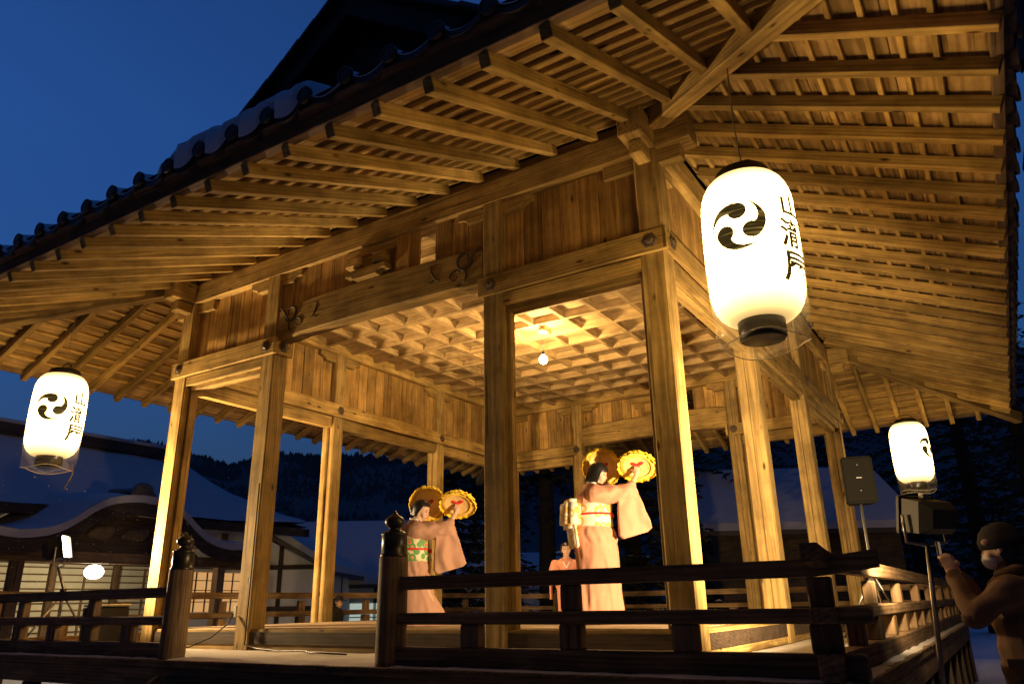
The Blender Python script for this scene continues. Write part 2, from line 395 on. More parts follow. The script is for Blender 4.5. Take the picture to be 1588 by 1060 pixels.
# boat-shaped bracket arms under the eaves beam
def boat(L, h):
    pts = [(-L/2, h/2), (-L/2, -h*0.05)]
    for k in range(7):
        a = k/6*math.pi/2; pts.append((-L/2+0.14*math.sin(a)*1.0+0.0, -h*0.05-(h*0.45)*(1-math.cos(a))))
    pts2 = [(-x, z) for x, z in pts[::-1]]
    return pts+pts2
boat_me = {}
def boat_arm(side, t, L, z0, z1, w=0.13, nc=-0.125):
    k = (L, z1-z0, w)
    if k not in boat_me: boat_me[k] = prism_mesh(boat(L, z1-z0), w, 0.006)
    F = frame((1, 0, 0)) if side in 'AC' else frame((0, 1, 0))
    obj('bracket_arm', boat_me[k], W_BEAM, pav, Matrix.Translation(P3(side, t, nc, (z0+z1)/2)) @ F)
for side in 'ABCL':
    for q in CEN[side][1:3]: boat_arm(side, q, 1.0, 4.60, HK0-0.002, 0.20)
for side in 'ABCL':   # posts carry on as short caps on the wall face so arms meet them
    for s, e in ((0, 1), (1, -1)):
        t = RANGE[side][s]
        o = 0.0 if side in 'AC' else 0.003
        sbox('bracket_arm', side, t-0.24*e, t+0.62*e, -0.19-o, -0.06+o, 4.61+o, HK0-0.002-o, W_BEAM)
# eaves beams with projecting noses
for side in 'ABCL':
    t0, t1 = RANGE[side]; e = 0.0 if side in 'AC' else 0.004
    sbox('eaves_beam', side, t0-0.36, t1+0.36, -0.255+e, 0.004-e, HK0+e, HK1-e, W_BEAM, bev=0.008)
# curved rainbow beam with carved scrolls in the wide bays
def koryo(side):
    a, b = bays(side)[1]; L = b-a
    n = 24; top, bot = [], []
    for i in range(n+1):
        u = -1+2*i/n
        e = max(0, (abs(u)-0.86)/0.14)
        top.append((u*L/2, 4.285-0.045*u*u - 0.04*e*e))
        bb = 3.835 - 0.02*u*u - (0.02 if abs(u) > 0.80 else 0.02*max(0, (abs(u)-0.74)/0.06)**2)
        bot.append((u*L/2, bb))
    pts = bot+top[::-1]
    me = prism_mesh(pts, 0.225, 0.012)
    F = frame((1, 0, 0))
    k = obj('curved_beam', me, W_BEAM, pav, Matrix.Translation(P3(side, (a+b)/2, -0.1225, 0)) @ F)
    return k
def carve(side, k):
    a, b = bays(side)[1]; c = (a+b)/2; yf = {'A': -0.0105+0.0, 'C': D+0.0105}[side]
    yf = 0.0155 if side == 'A' else D-0.0155
    def strokes(s, x0):
        S = []
        # big curl
        pts = []
        for i in range(26):
            t = i/25; ang = 3.6-t*6.6; r = 0.045+0.085*t if t < .7 else 0.045+0.085*.7-0.10*(t-.7)
            pts.append((0.20+0.10*math.cos(ang)*(0.45+0.75*t), 0.10+0.10*math.sin(ang)*(0.45+0.75*t)))
        S.append((pts, [0.006+0.010*math.sin(math.pi*i/25) for i in range(26)]))
        S.append(([(0.0, 0.20), (0.06, 0.155), (0.10, 0.10), (0.145, 0.03), (0.19, -0.005), (0.25, -0.01)], [0.008, .012, .014, .014, .011, .006]))
        pts = []
        for i in range(18):
            t = i/17; ang = 1.9-t*6.0
            pts.append((0.33+0.065*math.cos(ang)*(1.1-0.7*t), -0.055+0.06*math.sin(ang)*(1.1-0.7*t)))
        S.append((pts, [0.011-0.007*i/17 for i in range(18)]))
        S.append(([(0.19, -0.01), (0.17, -0.06), (0.185, -0.11), (0.23, -0.15)], [.008, .013, .012, .005]))
        S.append(([(0.25, -0.01), (0.27, 0.0), (0.30, 0.0)], [.008, .009, .008]))
        # second, finer motif
        S.append(([(0.50, 0.12), (0.56, 0.145), (0.62, 0.135), (0.66, 0.15), (0.74, 0.155)], [.003, .006, .006, .005, .002]))
        S.append(([(0.63, 0.135), (0.62, 0.07), (0.60, 0.02), (0.56, -0.03), (0.48, -0.06)], [.006, .010, .013, .008, .003]))
        S.append(([(0.57, -0.02), (0.63, -0.045), (0.70, -0.03)], [.006, .008, .002]))
        return [([(c + s*(x0 - p[0]*1.12), p[1]*1.15+4.03) for p in q], [v*1.25 for v in r]) for q, r in S]
    for s in (1, -1):
        bmv, bmf = [], []
        for q, r in strokes(s, (b-a)/2-0.04):
            me = tube_mesh([(x, yf, z) for x, z in q], [v*1.15 for v in r], 6)
            o0 = len(bmv); bmv += [tuple(v.co) for v in me.vertices]; bmf += [tuple(i+o0 for i in p.vertices) for p in me.polygons]; bpy.data.meshes.remove(me)
        obj('carved_scroll', pydata(bmv, bmf, 'scroll', True), W_OLD, k)
for side in 'AC':
    k = koryo(side); carve(side, k)
    # bracket cluster between curved beam and eaves beam
    a, b = bays(side)[1]; c = (a+b)/2
    boat_arm(side, c-0.05, 0.66, 4.285, 4.41, 0.16, 0.0)
    sbox('bracket_block', side, c-0.42, c-0.16, -0.10, 0.055, 4.47, 4.62, W_BEAM, bev=0.03)
    sbox('bracket_block', side, c+0.02, c+0.24, -0.10, 0.055, 4.47, 4.62, W_BEAM, bev=0.03)
    sbox('bracket_block', side, c-0.17, c+0.03, -0.10, -0.01, 4.415, 4.60, W_BEAM, bev=0.02)
    sbox('bracket_block', side, c-0.50, c+0.40, -0.16, -0.03, 4.625, HK0-0.003, W_BEAM, bev=0.02)
    sbox('bracket_block', side, c+0.38, c+0.58, -0.105, -0.02, 4.27, HK0-0.004, W_BOARD, vertical=True)
# ceiling: coffers
CZ = 4.85
ceil = box('ceiling', -W+0.2, -0.2, 0.2, D-0.2, CZ+0.17, CZ+0.19, W_CEIL, pav, 'X', 0)
nx, ny = 12, 14
sx, sy = (W-0.5)/nx, (D-0.5)/ny
pan = box_mesh(sx-0.085, sy-0.085, 0.02, 0.004, 'panel')
for i in range(nx):
    for j in range(ny):
        x = -W+0.25+(i+.5)*sx; y = 0.25+(j+.5)*sy
        obj('ceiling_panel', pan, W_CEIL, ceil, Matrix.Translation((x, y, CZ+0.125+random.uniform(-.003, .003))) @ Matrix.Rotation(random.choice((0, math.pi/2, math.pi))*0, 4, 'Z'))
def bar_prof(L):   # tapered coffer rib: wide at the top, bevelled below
    me = prism_mesh([(-0.033, 0), (0.033, 0), (0.052, 0.12), (-0.052, 0.12)], L)
    for v in me.vertices: v.co = Vector((v.co.y, -v.co.x, v.co.z))
    return me
bx_, by_ = bar_prof(W-0.5), bar_prof(D-0.5)
for j in range(1, ny): obj('ceiling_rib', bx_, W_CEIL, ceil, Matrix.Translation((-W/2, 0.25+j*sy, CZ)))
for i in range(1, nx): obj('ceiling_rib', by_, W_CEIL, ceil, Matrix.Translation((-W+0.25+i*sx, D/2, CZ+0.006)) @ frame((0, 1, 0)))
# ------------------------------------------------------------------ roof carcass
EO, RS = 2.85, 0.42          # overhang of the rafters, slope
def zr(n): return HK1-RS*n   # underside of the rafters at distance n from the wall
roof_root = None
def hprof(s): return 4.22+0.42*s+0.0247*s*s
NE = 2.98
def roof_skirt():
    v, f = [], []
    ss = [0.03, 0.3, 0.8, 1.4, 2.0, 2.6]
    cuts = 14
    for side in 'ABCL':
        t0, t1 = RANGE[side]
        base = len(v)
        for s in ss:
            n = NE-s
            for k in range(cuts+1):
                t = (t0-n)+(t1-t0+2*n)*k/cuts
                v.append(P3(side, t, n, hprof(s)))
        for i in range(len(ss)-1):
            for k in range(cuts):
                a = base+i*(cuts+1)+k; f.append((a, a+1, a+cuts+2, a+cuts+1))
    return pydata(v, f, 'skirt', False)
roof = obj('roof', roof_skirt(), TILE, pav)
def upper(side):
    v, f = [], []; ss = np.linspace(2.1, NE+W/2, 12)
    for s in ss:
        n = NE-s
        for t in (-0.73, D+0.73): v.append(P3(side, t, n, hprof(s)+0.02))
    for i in range(len(ss)-1): f.append((2*i, 2*i+1, 2*i+3, 2*i+2))
    return pydata(v, f, 'upper', True)
for side in 'BL':
    obj('roof_slope', upper(side), TILE, roof)
    # barge boards and verge tiles on both gables
    for y in (-0.68, D+0.68):
        pts = []; ss = np.linspace(1.9, NE+W/2, 14)
        for s in ss: pts.append(P3(side, y, NE-s, hprof(s)-0.03))
        low = [(p[0], p[1], p[2]-0.34) for p in pts]
        prof = [(p[0], p[2]) for p in pts]+[(p[0], p[2]) for p in low[::-1]]
        me = prism_mesh(prof, 0.07)
        obj('barge_board', me, W_OLD, roof, Matrix.Translation((0, y, 0)))
        for k in range(17):
            s = 2.15+k*0.285; n = NE-s; p = Vector(P3(side, y-0.02 if y < 0 else y+0.02, n, hprof(s)+0.07))
            d = Vector(P3(side, y, n-0.2, hprof(s+0.2)))-Vector(P3(side, y, n, hprof(s)))
            beam('verge_tile', p-d*0.74, p+d*0.80+Vector((0, 0, random.uniform(0.0, 0.03))), 0.24, 0.075, TILE, roof, bev=0.02)
for y in (-0.38, D+0.38):
    me = prism_mesh([(-W/2-3.6, 5.25), (-W/2+3.6, 5.25)] + [(-W/2+3.0-0.6*k, hprof(NE+W/2-3.0+0.6*k)-0.06) for k in range(0, 5)] + [(-W/2, hprof(NE+W/2)-0.08)] + [(-W/2-0.6*k-0.0, hprof(NE+W/2-0.6*k)-0.06) for k in range(1, 6)], 0.06)
    gb = obj('gable_wall', me, W_OLD, roof, Matrix.Translation((0, y, 0)))
beam('ridge', (-W/2, -0.78, hprof(NE+W/2)+0.2), (-W/2, D+0.78, hprof(NE+W/2)+0.2), 0.36, 0.45, TILE, roof)
# rafters
RW, RH = 0.088, 0.108
cosr = 1/math.sqrt(1+RS*RS)
def rafter(side, t):
    t0, t1 = RANGE[side]
    over = max(0, t-(t1-0.02), (t0+0.02)-t)
    n0 = max(-0.22, over+0.05)
    if n0 > EO-0.15: return
    e = random.uniform(-0.012, 0.012)
    a = Vector(P3(side, t, n0, zr(n0)+RH/2/cosr)); b = Vector(P3(side, t, EO+e, zr(EO+e)+RH/2/cosr))
    beam('rafter', a, b, RW, RH, W_RAFT, roof, bev=0.005)
for k in range(-5, 22): rafter('A', 0.333-0.49*k); rafter('C', 0.333-0.49*k)
for k in range(-3, 27):
    rafter('B', -1.30+0.517*k); rafter('L', -1.30+0.517*k)
# small blocking boards between rafters above the eaves beam
for side in 'ABCL':
    t0, t1 = RANGE[side]
    sbox('blocking_board', side, t0-0.1, t1+0.1, -0.10, -0.07, HK1-0.02, HK1+0.14, W_SHEATH)
# hip rafters
for (cx, cy, dx, dy) in ((0, 0, 1, -1), (-W, 0, -1, -1), (0, D, 1, 1), (-W, D, -1, 1)):
    h = 0.21
    a = Vector((cx-0.1*dx, cy-0.1*dy, 4.97+0.41*0.1+h/2)); b = Vector((cx+3.0*dx, cy+3.0*dy, 4.97-0.41*3.0+h/2+0.02))
    beam('hip_rafter', a, b, 0.17, h, W_BEAM, roof, bev=0.01)
# battens and sheathing over the rafters
zt = RH/cosr
for side in 'ABCL':
    t0, t1 = RANGE[side]
    n = 0.02
    while n < EO-0.2:
        z = zr(n)+zt+0.02
        a = Vector(P3(side, t0-n+0.05, n, z)); b = Vector(P3(side, t1+n-0.05, n, z))
        up = OUT[side]*RS+Vector((0, 0, 1))
        beam('batten', a, b, 0.045, 0.04, W_RAFT, roof, up, bev=0.004)
        n += 0.206
    nb = 9; bw = (EO+0.05)/nb
    for k in range(nb):
        n0 = -0.05+k*bw; nm = n0+bw/2
        z = zr(nm)+zt+0.055
        a = Vector(P3(side, t0-nm, nm, z)); b = Vector(P3(side, t1+nm, nm, z))
        up = OUT[side]*RS+Vector((0, 0, 1))
        beam('sheathing_board', a, b, bw/cosr-0.006, 0.022, W_SHEATH, roof, up, bev=0.003)
    # eave boards
    e = 0.0 if side in 'AC' else 0.004
    z = zr(2.84)+zt
    a = Vector(P3(side, t0-2.84, 2.84, z+0.065)); b = Vector(P3(side, t1+2.84, 2.84, z+0.065))
    beam('eave_board', a, b, 0.09-e, 0.13, W_EAVE, roof)
    sbox('eave_board', side, t0-2.96, t1+2.96, 2.74, 2.965-e, 4.125+e, 4.155-e, W_EAVE, roof)
# eave tiles: wave-shaped with round faces
TW = 0.435
def eave_tile():
    N_ = 16; v, f = [], []
    def wz(u):   # u 0..1
        return 0.085*max(0, math.cos((u-0.16)/0.16*math.pi/2))**1.0 if u < 0.32 else -0.045*math.sin((u-0.32)/0.68*math.pi)
    rows = [(0.0, 0.0), (-0.30, 0.30*0.43)]
    for yy, dz in rows:
        for q in (0.0, -0.05):
            for i in range(N_+1):
                u = i/N_; v.append((u*TW, -yy*1.0, wz(u)+dz+q))
    S = N_+1
    for i in range(N_):
        f.append((i, i+1, 2*S+i+1, 2*S+i))              # top
        f.append((S+i, S+i+1, i+1, i))                  # front
        f.append((3*S+i, 3*S+i+1, S+i+1, S+i))          # bottom
    v = [(x, -y, z) for x, y, z in v]
    # disc
    n = 18; cx, cz, r = 0.16*TW, 0.035, 0.072
    b0 = len(v)
    ring = [(r, -0.004), (r, -0.035), (r*0.82, -0.037), (r*0.80, -0.030), (r*0.35, -0.030), (r*0.3, -0.036)]
    for rr, yy in ring:
        for k in range(n):
            a = 2*math.pi*k/n; v.append((cx+rr*math.cos(a), -yy*1.0, cz+rr*math.sin(a)))
    for i in range(len(ring)-1):
        for k in range(n):
            a = b0+i*n+k; b = b0+i*n+(k+1) % n; f.append((a, b, b+n, a+n))
    f.append(tuple(range(b0+(len(ring)-1)*n, b0+len(ring)*n)))
    return pydata(v, f, 'eave_tile', False)
et = eave_tile()   # local x along eave, local +y outward
zt_ = 4.185
for side in 'ABCL':
    t0, t1 = RANGE[side]; L = (t1-t0)+2*NE; n = round(L/TW)
    for k in range(n):
        t = t0-NE+k*L/n
        if side == 'A': F = Matrix(((1, 0, 0, 0), (0, -1, 0, 0), (0, 0, 1, 0), (0, 0, 0, 1)))
        elif side == 'C': F = Matrix.Identity(4)
        elif side == 'B': F = Matrix(((0, 1, 0, 0), (1, 0, 0, 0), (0, 0, 1, 0), (0, 0, 0, 1)))
        else: F = Matrix(((0, -1, 0, 0), (1, 0, 0, 0), (0, 0, 1, 0), (0, 0, 0, 1)))
        obj('eave_tile', et, TILE, roof, Matrix.Translation(P3(side, t, NE, zt_+random.uniform(-.012, .012))) @ F @ Matrix.Rotation(random.uniform(-.05, .05), 4, 'Y') @ Matrix.Rotation(random.uniform(-.04, .04), 4, 'Z'))
# snow on the eaves (thick on a stretch of the front, a thin skin elsewhere)
def eave_snow(side, thick, s1=0.7):
    t0, t1 = RANGE[side]; L = (t1-t0)+2*NE; n = round(L/TW); tw = L/n
    def wz(u): return 0.085*max(0, math.cos((u-0.16)/0.16*math.pi/2)) if u < 0.32 else -0.045*math.sin((u-0.32)/0.68*math.pi)
    m = n*10; v, f = [], []
    nr = 6
    for i in range(m+1):
        t = t0-NE+L*i/m; u = (i/10) % 1.0
        h = thick(t)*(1+0.35*noise.noise((t*2.3, 5, 0)))
        base = wz(u); roll = u < 0.33
        if h > 0.05:
            low = 0.115 if roll else base-0.03-0.02*noise.noise((t*4, 2, 0)); dn0 = -0.03 if roll else 0.022
            top = 0.06+h+0.03*math.cos((u-0.16)*2*math.pi)
            prof = [(dn0, low), (dn0+0.012, low+(top-low)*0.35), (dn0-0.005, low+(top-low)*0.8), (-0.10, top+0.05), (-0.30, top+0.13), (-s1, base+0.42*s1+0.02)]
        else:
            e = 0.075 if roll else 0.0
            e = max(e-base, 0)*0.0
            prof = [(0.006, base+0.001), (0.007, base+0.012), (-0.005, base+h+0.010), (-0.12, base+h+0.055), (-0.30, base+h+0.13), (-s1, base+0.42*s1+0.02)]
        for dn, dz in prof:
            v.append(P3(side, t, NE+dn, zt_+dz))
    for i in range(m):
        for k in range(nr-1):
            a = i*nr+k; f.append((a, a+1, a+1+nr, a+nr))
    return pydata(v, f, 'eave_snow', True)
def sm(a, b, x):
    t = min(1, max(0, (x-a)/(b-a))); return t*t*(3-2*t)
thA = lambda t: 0.012+0.19*(sm(-3.75, -3.45, t)-sm(-1.90, -1.70, t))
thB = lambda t: 0.012+0.10*(sm(2.0, 2.4, t)-sm(7.0, 7.4, t))
for side, th in (('A', thA), ('B', thB), ('L', lambda t: 0.015), ('C', lambda t: 0.015)):
    obj('eave_snow', eave_snow(side, th), SNOW, roof, kind='stuff')
# ------------------------------------------------------------------ floor, veranda, railings
stage = box('stage_floor', -W+0.02, -0.02, 0.02, D-0.02, 0.02, ZS-0.036, W_OLD, pav, 'X', 0)
nb = 30
for k in range(nb):
    y0 = 0.24+(D-0.48)*k/nb; y1 = 0.24+(D-0.48)*(k+1)/nb
    box('floor_board', -W+0.24, -0.24, y0+0.003, y1-0.003, ZS-0.035, ZS+random.uniform(-.002, .002), W_FLOOR, stage, 'X', 0.003)
RO = 1.25; VO = 1.42
ver = None
def ring_mesh(n0, n1, z0, z1):
    bm = bmesh.new()
    def rect(n, z): return [(-W-n, -n, z), (n, -n, z), (n, D+n, z), (-W-n, D+n, z)]
    a, b, c, d = [[bm.verts.new(p) for p in rect(n, z)] for n, z in ((n0, z1), (n1, z1), (n1, z0), (n0, z0))]
    for q, r in ((a, b), (b, c), (c, d), (d, a)):
        for i in range(4): bm.faces.new((q[i], q[(i+1) % 4], r[(i+1) % 4], r[i]))
    bmesh.ops.recalc_face_normals(bm, faces=bm.faces)
    return from_bm(bm, 'ring')
ver = obj('veranda', ring_mesh(-0.03, VO-0.01, ZV-0.06, ZV-0.005), W_DARK, pav)
# veranda deck boards, laid across
for side in 'ABCL':
    t0, t1 = RANGE[side]; x = t0 if side in 'AC' else t0-VO
    x = t0-VO if side in 'AC' else t0
    end = t1+VO if side in 'AC' else t1
    while x < end-0.05:
        w = min(0.26, end-x)
        n0 = 0.0 if side in 'AC' else 0.0
        a = P3(side, x+0.003, 0.002, 0); b = P3(side, x+w-0.003, VO+random.uniform(-.006, .006), 0)
        box('deck_board', min(a[0], b[0]), max(a[0], b[0]), min(a[1], b[1]), max(a[1], b[1]), ZV-0.004, ZV+0.012+random.uniform(-.002, .002), W_DARK, ver, 'Y' if side in 'AC' else 'X', 0.003)
        x += 0.26
    e = 0 if side in 'AC' else 0.004
    sbox('edge_beam', side, t0-VO+0.02-e, t1+VO-0.02+e, VO-0.16, VO-0.02-e, ZV-0.26, ZV-0.0615, W_DARK, ver)
    q = t0-1.2
    while q < t1+1.3:
        sbox('veranda_post', side, q-0.08, q+0.08, VO-0.17, VO-0.03, GZ-0.1, ZV-0.265, W_OLD, ver, vertical=True)
        q += 1.28
# stage base: dark skirting under the floor
bm_ = box('foundation', -W+0.1, -0.1, 0.1, D-0.1, GZ-0.1, -0.07, W_OLD, pav, 'X', 0)
# thin trodden snow lying on the veranda
def ver_snow():
    v, f = [], []
    def patch(x0, x1, y0, y1):
        nx_ = max(2, int((x1-x0)/0.09)); ny_ = max(2, int((y1-y0)/0.09)); b0 = len(v)
        for j in range(ny_+1):
            for i in range(nx_+1):
                x = x0+(x1-x0)*i/nx_; y = y0+(y1-y0)*j/ny_
                ed = min(x-x0, x1-x, y-y0, y1-y)
                h = 0.016+0.012*noise.noise((x*2.1, y*2.1, 1))+0.008*noise.noise((x*7, y*7, 2))
                if ed < 0.01: h = -0.004
                v.append((x+0.02*noise.noise((x*5, y*5, 9)), y+0.025*noise.noise((x*5, y*5, 4)), ZV+0.012+h))
        for j in range(ny_):
            for i in range(nx_):
                a = b0+j*(nx_+1)+i; f.append((a, a+1, a+nx_+2, a+nx_+1))
    patch(-W-VO+0.02, VO-0.02, -VO+0.03, -0.03)
    patch(0.03, VO-0.02, -0.02, D+VO-0.02)
    patch(-W-VO+0.02, -W-0.03, -0.02, D+VO-0.02)
    return pydata(v, f, 'veranda_snow', True)
obj('veranda_snow', ver_snow(), DUSTY, ver, kind='stuff')

def rail_bar(side, t0, t1, zc, w, h, up0=False, up1=False):
    """straight bar, or with tips swept up"""
    if not (up0 or up1):
        a, b = P3(side, t0, RO, zc), P3(side, t1, RO, zc)
        return beam('rail', a, b, w, h, W_DARK, ver, bev=0.012)
    n = 14; pts_t, pts_b = [], []
    L = t1-t0
    for i in range(n+1):
        u = i/n; t = t0+L*u; dz = 0
        if up1 and t > t1-0.45: dz = 0.045*((t-(t1-0.45))/0.45)**1.4
        if up0 and t < t0+0.45: dz = 0.045*(((t0+0.45)-t)/0.45)**1.4
        pts_t.append((t-(t0+t1)/2, zc+dz+h/2)); pts_b.append((t-(t0+t1)/2, zc+dz-h/2))
    # resample finely near the tips
    def dense(up):
        q = []
        for i in range(61):
            t = t0+L*i/60; dz = 0
            if up1 and t > t1-0.45: dz = 0.045*((t-(t1-0.45))/0.45)**1.4
            if up0 and t < t0+0.45: dz = 0.045*(((t0+0.45)-t)/0.45)**1.4
            q.append((t-(t0+t1)/2, zc+dz+(h/2 if up else -h/2)))
        return q
    me = prism_mesh(dense(False)+dense(True)[::-1], w, 0.0)
    F = frame((1, 0, 0)) if side in 'AC' else frame((0, 1, 0))
    return obj('rail', me, W_DARK, ver, Matrix.Translation(P3(side, (t0+t1)/2, RO, 0)) @ F)
Z_B, Z_M, Z_T = (0.03, 0.315, 0.592)
def railing(side, t0, t1, ts, us, c0=False, c1=False):
    d = 0 if side in 'AC' else 0.004
    x0 = t0-(0.30 if c0 else 0); x1 = t1+(0.30 if c1 else 0)
    rail_bar(side, x0-(0.02 if c0 else 0), x1+(0.02 if c1 else 0), Z_T+(0.035 if side in 'BL' else 0), 0.10, 0.105, c0, c1)
    rail_bar(side, x0+(0.06 if c0 else 0), x1-(0.06 if c1 else 0), Z_M+d, 0.125, 0.09)
    rail_bar(side, x0+(0.12 if c0 else 0), x1-(0.12 if c1 else 0), Z_B+d, 0.135, 0.145)
    for t in ts: sbox('rail_block', side, t-0.085, t+0.085, RO-0.055, RO+0.055, Z_B+0.073, Z_M-0.045, W_DARK, ver, vertical=True, bev=0.01)
    for t in us: sbox('rail_block', side, t-0.07, t+0.07, RO-0.045, RO+0.045, Z_M+0.045, Z_T-0.052, W_DARK, ver, vertical=True, bev=0.01)
GR, GL = -2.2, -5.1
railing('A', GR, RO, [-1.377, -0.503, 0.342, RO-0.03], [-0.503, RO-0.03], False, True)
railing('A', -W-RO, GL, [-5.88, -6.617, -7.371, -8.15, -W-RO], [-6.617, -8.15, -W-RO], True, False)
tb = [-RO+0.86*k for k in range(1, 14)]
railing('B', -RO, D+RO, tb+[D+RO], tb[1::2]+[D+RO], True, True)
railing('L', -RO, D+RO, tb+[D+RO], tb[1::2], True, True)
tc_ = [-W-RO+0.86*k for k in range(1, 12)]
railing('C', -W-RO, RO, tc_, tc_[1::2], True, True)
# capped newel posts either side of the stair opening
nw = lathe_mesh([(0.125, -0.08), (0.128, 0.0), (0.126, 0.4), (0.122, 0.80), (0.116, 0.815)], 24)
cap = lathe_mesh([(0.119, 0.80), (0.119, 0.83), (0.109, 0.84), (0.108, 0.985), (0.112, 0.99), (0.112, 1.0), (0.085, 1.02), (0.05, 1.035), (0.047, 1.05), (0.062, 1.058), (0.082, 1.08), (0.088, 1.105), (0.078, 1.13), (0.05, 1.152), (0.02, 1.168), (0.010, 1.19), (0.003, 1.20)], 24)
nw_z = nw.copy()
for v in nw_z.vertices: v.co = Vector((v.co.z, v.co.x, v.co.y))
for x in (GR, GL):
    npst = obj('newel_post', nw_z, W_DARK, ver, Matrix.Translation((x, -RO, 0)) @ FZ)
    obj('newel_cap', cap, BRONZE, npst, Matrix.Translation((x, -RO, 0)))
# stair down from the opening
st = obj('stair', box_mesh(GR-GL-0.3, 0.9, 0.05, 0.004), W_OLD, pav, Matrix.Translation(((GR+GL)/2, -VO-0.5, GZ+0.03)))
for k in range(4):
    y = -VO-0.02-0.28*k; z = ZV-0.22-0.2*k
    box('tread', GL+0.2, GR-0.2, y-0.29, y-0.0, z-0.05, z, W_OLD, st, 'X', 0.006)
for x in (GL+0.16, GR-0.16):
    beam('stringer', (x, -VO, ZV-0.22), (x, -VO-1.2, GZ+0.02), 0.06, 0.24, W_OLD, st)
# ------------------------------------------------------------------ paper lanterns
def lantern_paper():
    m, n, b = mat_new('lit_paper'); N = n.nodes.new; L = n.links.new
    tc = N('ShaderNodeTexCoord'); nz = N('ShaderNodeTexNoise'); nz.inputs['Scale'].default_value = 5; L(tc.outputs['Object'], nz.inputs['Vector'])
    mx = N('ShaderNodeMix'); mx.data_type = 'RGBA'; mx.inputs[6].default_value = (1, 0.59, 0.18, 1); mx.inputs[7].default_value = (1, 0.66, 0.24, 1); L(nz.outputs['Fac'], mx.inputs[0])
    b.inputs['Base Color'].default_value = (0.8, 0.75, 0.65, 1); b.inputs['Roughness'].default_value = 0.6
    L(mx.outputs[2], b.inputs['Emission Color'])
    # the lamp sits in the middle of the shade: the paper is dimmer at the shoulders
    sp_ = N('ShaderNodeSeparateXYZ'); L(tc.outputs['Object'], sp_.inputs[0])
    cr_ = N('ShaderNodeFloatCurve'); mr = N('ShaderNodeMapRange'); mr.inputs['From Min'].default_value = -1.34; mr.inputs['From Max'].default_value = 0.0; L(sp_.outputs['Z'], mr.inputs['Value'])
    c = cr_.mapping.curves[0]; c.points[0].location = (0, 0.05); c.points[1].location = (1, 0.035); c.points.new(0.10, 0.40); c.points.new(0.25, 0.95); c.points.new(0.5, 1.0); c.points.new(0.78, 0.95); c.points.new(0.92, 0.35); cr_.mapping.update()
    L(mr.outputs[0], cr_.inputs['Value']); mu = N('ShaderNodeMath'); mu.operation = 'MULTIPLY'; mu.inputs[1].default_value = LANT; L(cr_.outputs[0], mu.inputs[0]); L(mu.outputs[0], b.inputs['Emission Strength'])
    return m
LANT = 3.0
PAPER = lantern_paper()
def ink_mat():
    # ink over glowing paper: a little light comes through, more where the paper is thin between the ribs
    m, n, b = mat_new('ink_on_lit_paper'); N = n.nodes.new; L = n.links.new
    b.inputs['Base Color'].default_value = (0.02, 0.016, 0.01, 1); b.inputs['Emission Color'].default_value = (0.30, 0.20, 0.05, 1)
    tc = N('ShaderNodeTexCoord'); mp = N('ShaderNodeMapping'); mp.inputs['Scale'].default_value = (3, 3, 46); L(tc.outputs['Object'], mp.inputs[0])
    nz = N('ShaderNodeTexNoise'); nz.inputs['Scale'].default_value = 1.0; nz.inputs['Detail'].default_value = 3; L(mp.outputs[0], nz.inputs['Vector'])
    rp = N('ShaderNodeValToRGB'); rp.color_ramp.elements[0].position = 0.52; rp.color_ramp.elements[0].color = (0.03, 0.03, 0.03, 1); rp.color_ramp.elements[1].position = 0.75; rp.color_ramp.elements[1].color = (0.30, 0.30, 0.30, 1); L(nz.outputs['Fac'], rp.inputs[0]); L(rp.outputs[0], b.inputs['Emission Strength'])
    return m
INK = ink_mat()
def film_mat():
    m, n, b = mat_new('plastic_film'); N = n.nodes.new; L = n.links.new
    tr = N('ShaderNodeBsdfTransparent'); gl = N('ShaderNodeBsdfGlossy'); gl.inputs['Roughness'].default_value = 0.25; df = N('ShaderNodeBsdfTranslucent'); df.inputs['Color'].default_value = (0.8, 0.75, 0.6, 1)
    m1 = N('ShaderNodeMixShader'); m1.inputs[0].default_value = 0.045; m2 = N('ShaderNodeMixShader'); m2.inputs[0].default_value = 0.045
    L(tr.outputs[0], m1.inputs[1]); L(df.outputs[0], m1.inputs[2]); L(m1.outputs[0], m2.inputs[1]); L(gl.outputs[0], m2.inputs[2])
    L(m2.outputs[0], n.nodes['Material Output'].inputs['Surface']); return m
FILM = film_mat()
# local origin of a lantern: centre of its hanging point; z runs down
LR = 0.335
def lan_r(d):    # radius at distance d below the top of the paper (0..1.34)
    H = 1.34; e = 0.30
    if d < e: q = 1-d/e; r = LR*(0.56+0.44*math.sqrt(max(0, 1-q**2.1)))
    elif d > H-e: q = (d-(H-e))/e; r = LR*(0.46+0.54*math.sqrt(max(0, 1-q**2.5)))
    else: r = LR
    return r*(1-0.02*math.cos(d/H*math.pi*2))
def paper_mesh():
    prof = []; n = 26
    for i in range(n*4+1):
        d = 1.34*i/(n*4); prof.append((lan_r(d)+0.006*abs(math.sin(math.pi*i/4)), -d))
    return lathe_mesh(prof[::-1], 40)
pm_ = paper_mesh()
cap_top = lathe_mesh([(0.165, -0.03), (0.20, -0.02), (0.205, 0.03), (0.20, 0.075), (0.18, 0.09), (0.15, 0.095), (0.11, 0.085), (0.01, 0.085)], 28)
cap_bot = lathe_mesh([(0.02, -1.50), (0.15, -1.50), (0.165, -1.49), (0.168, -1.34), (0.155, -1.325)], 28)
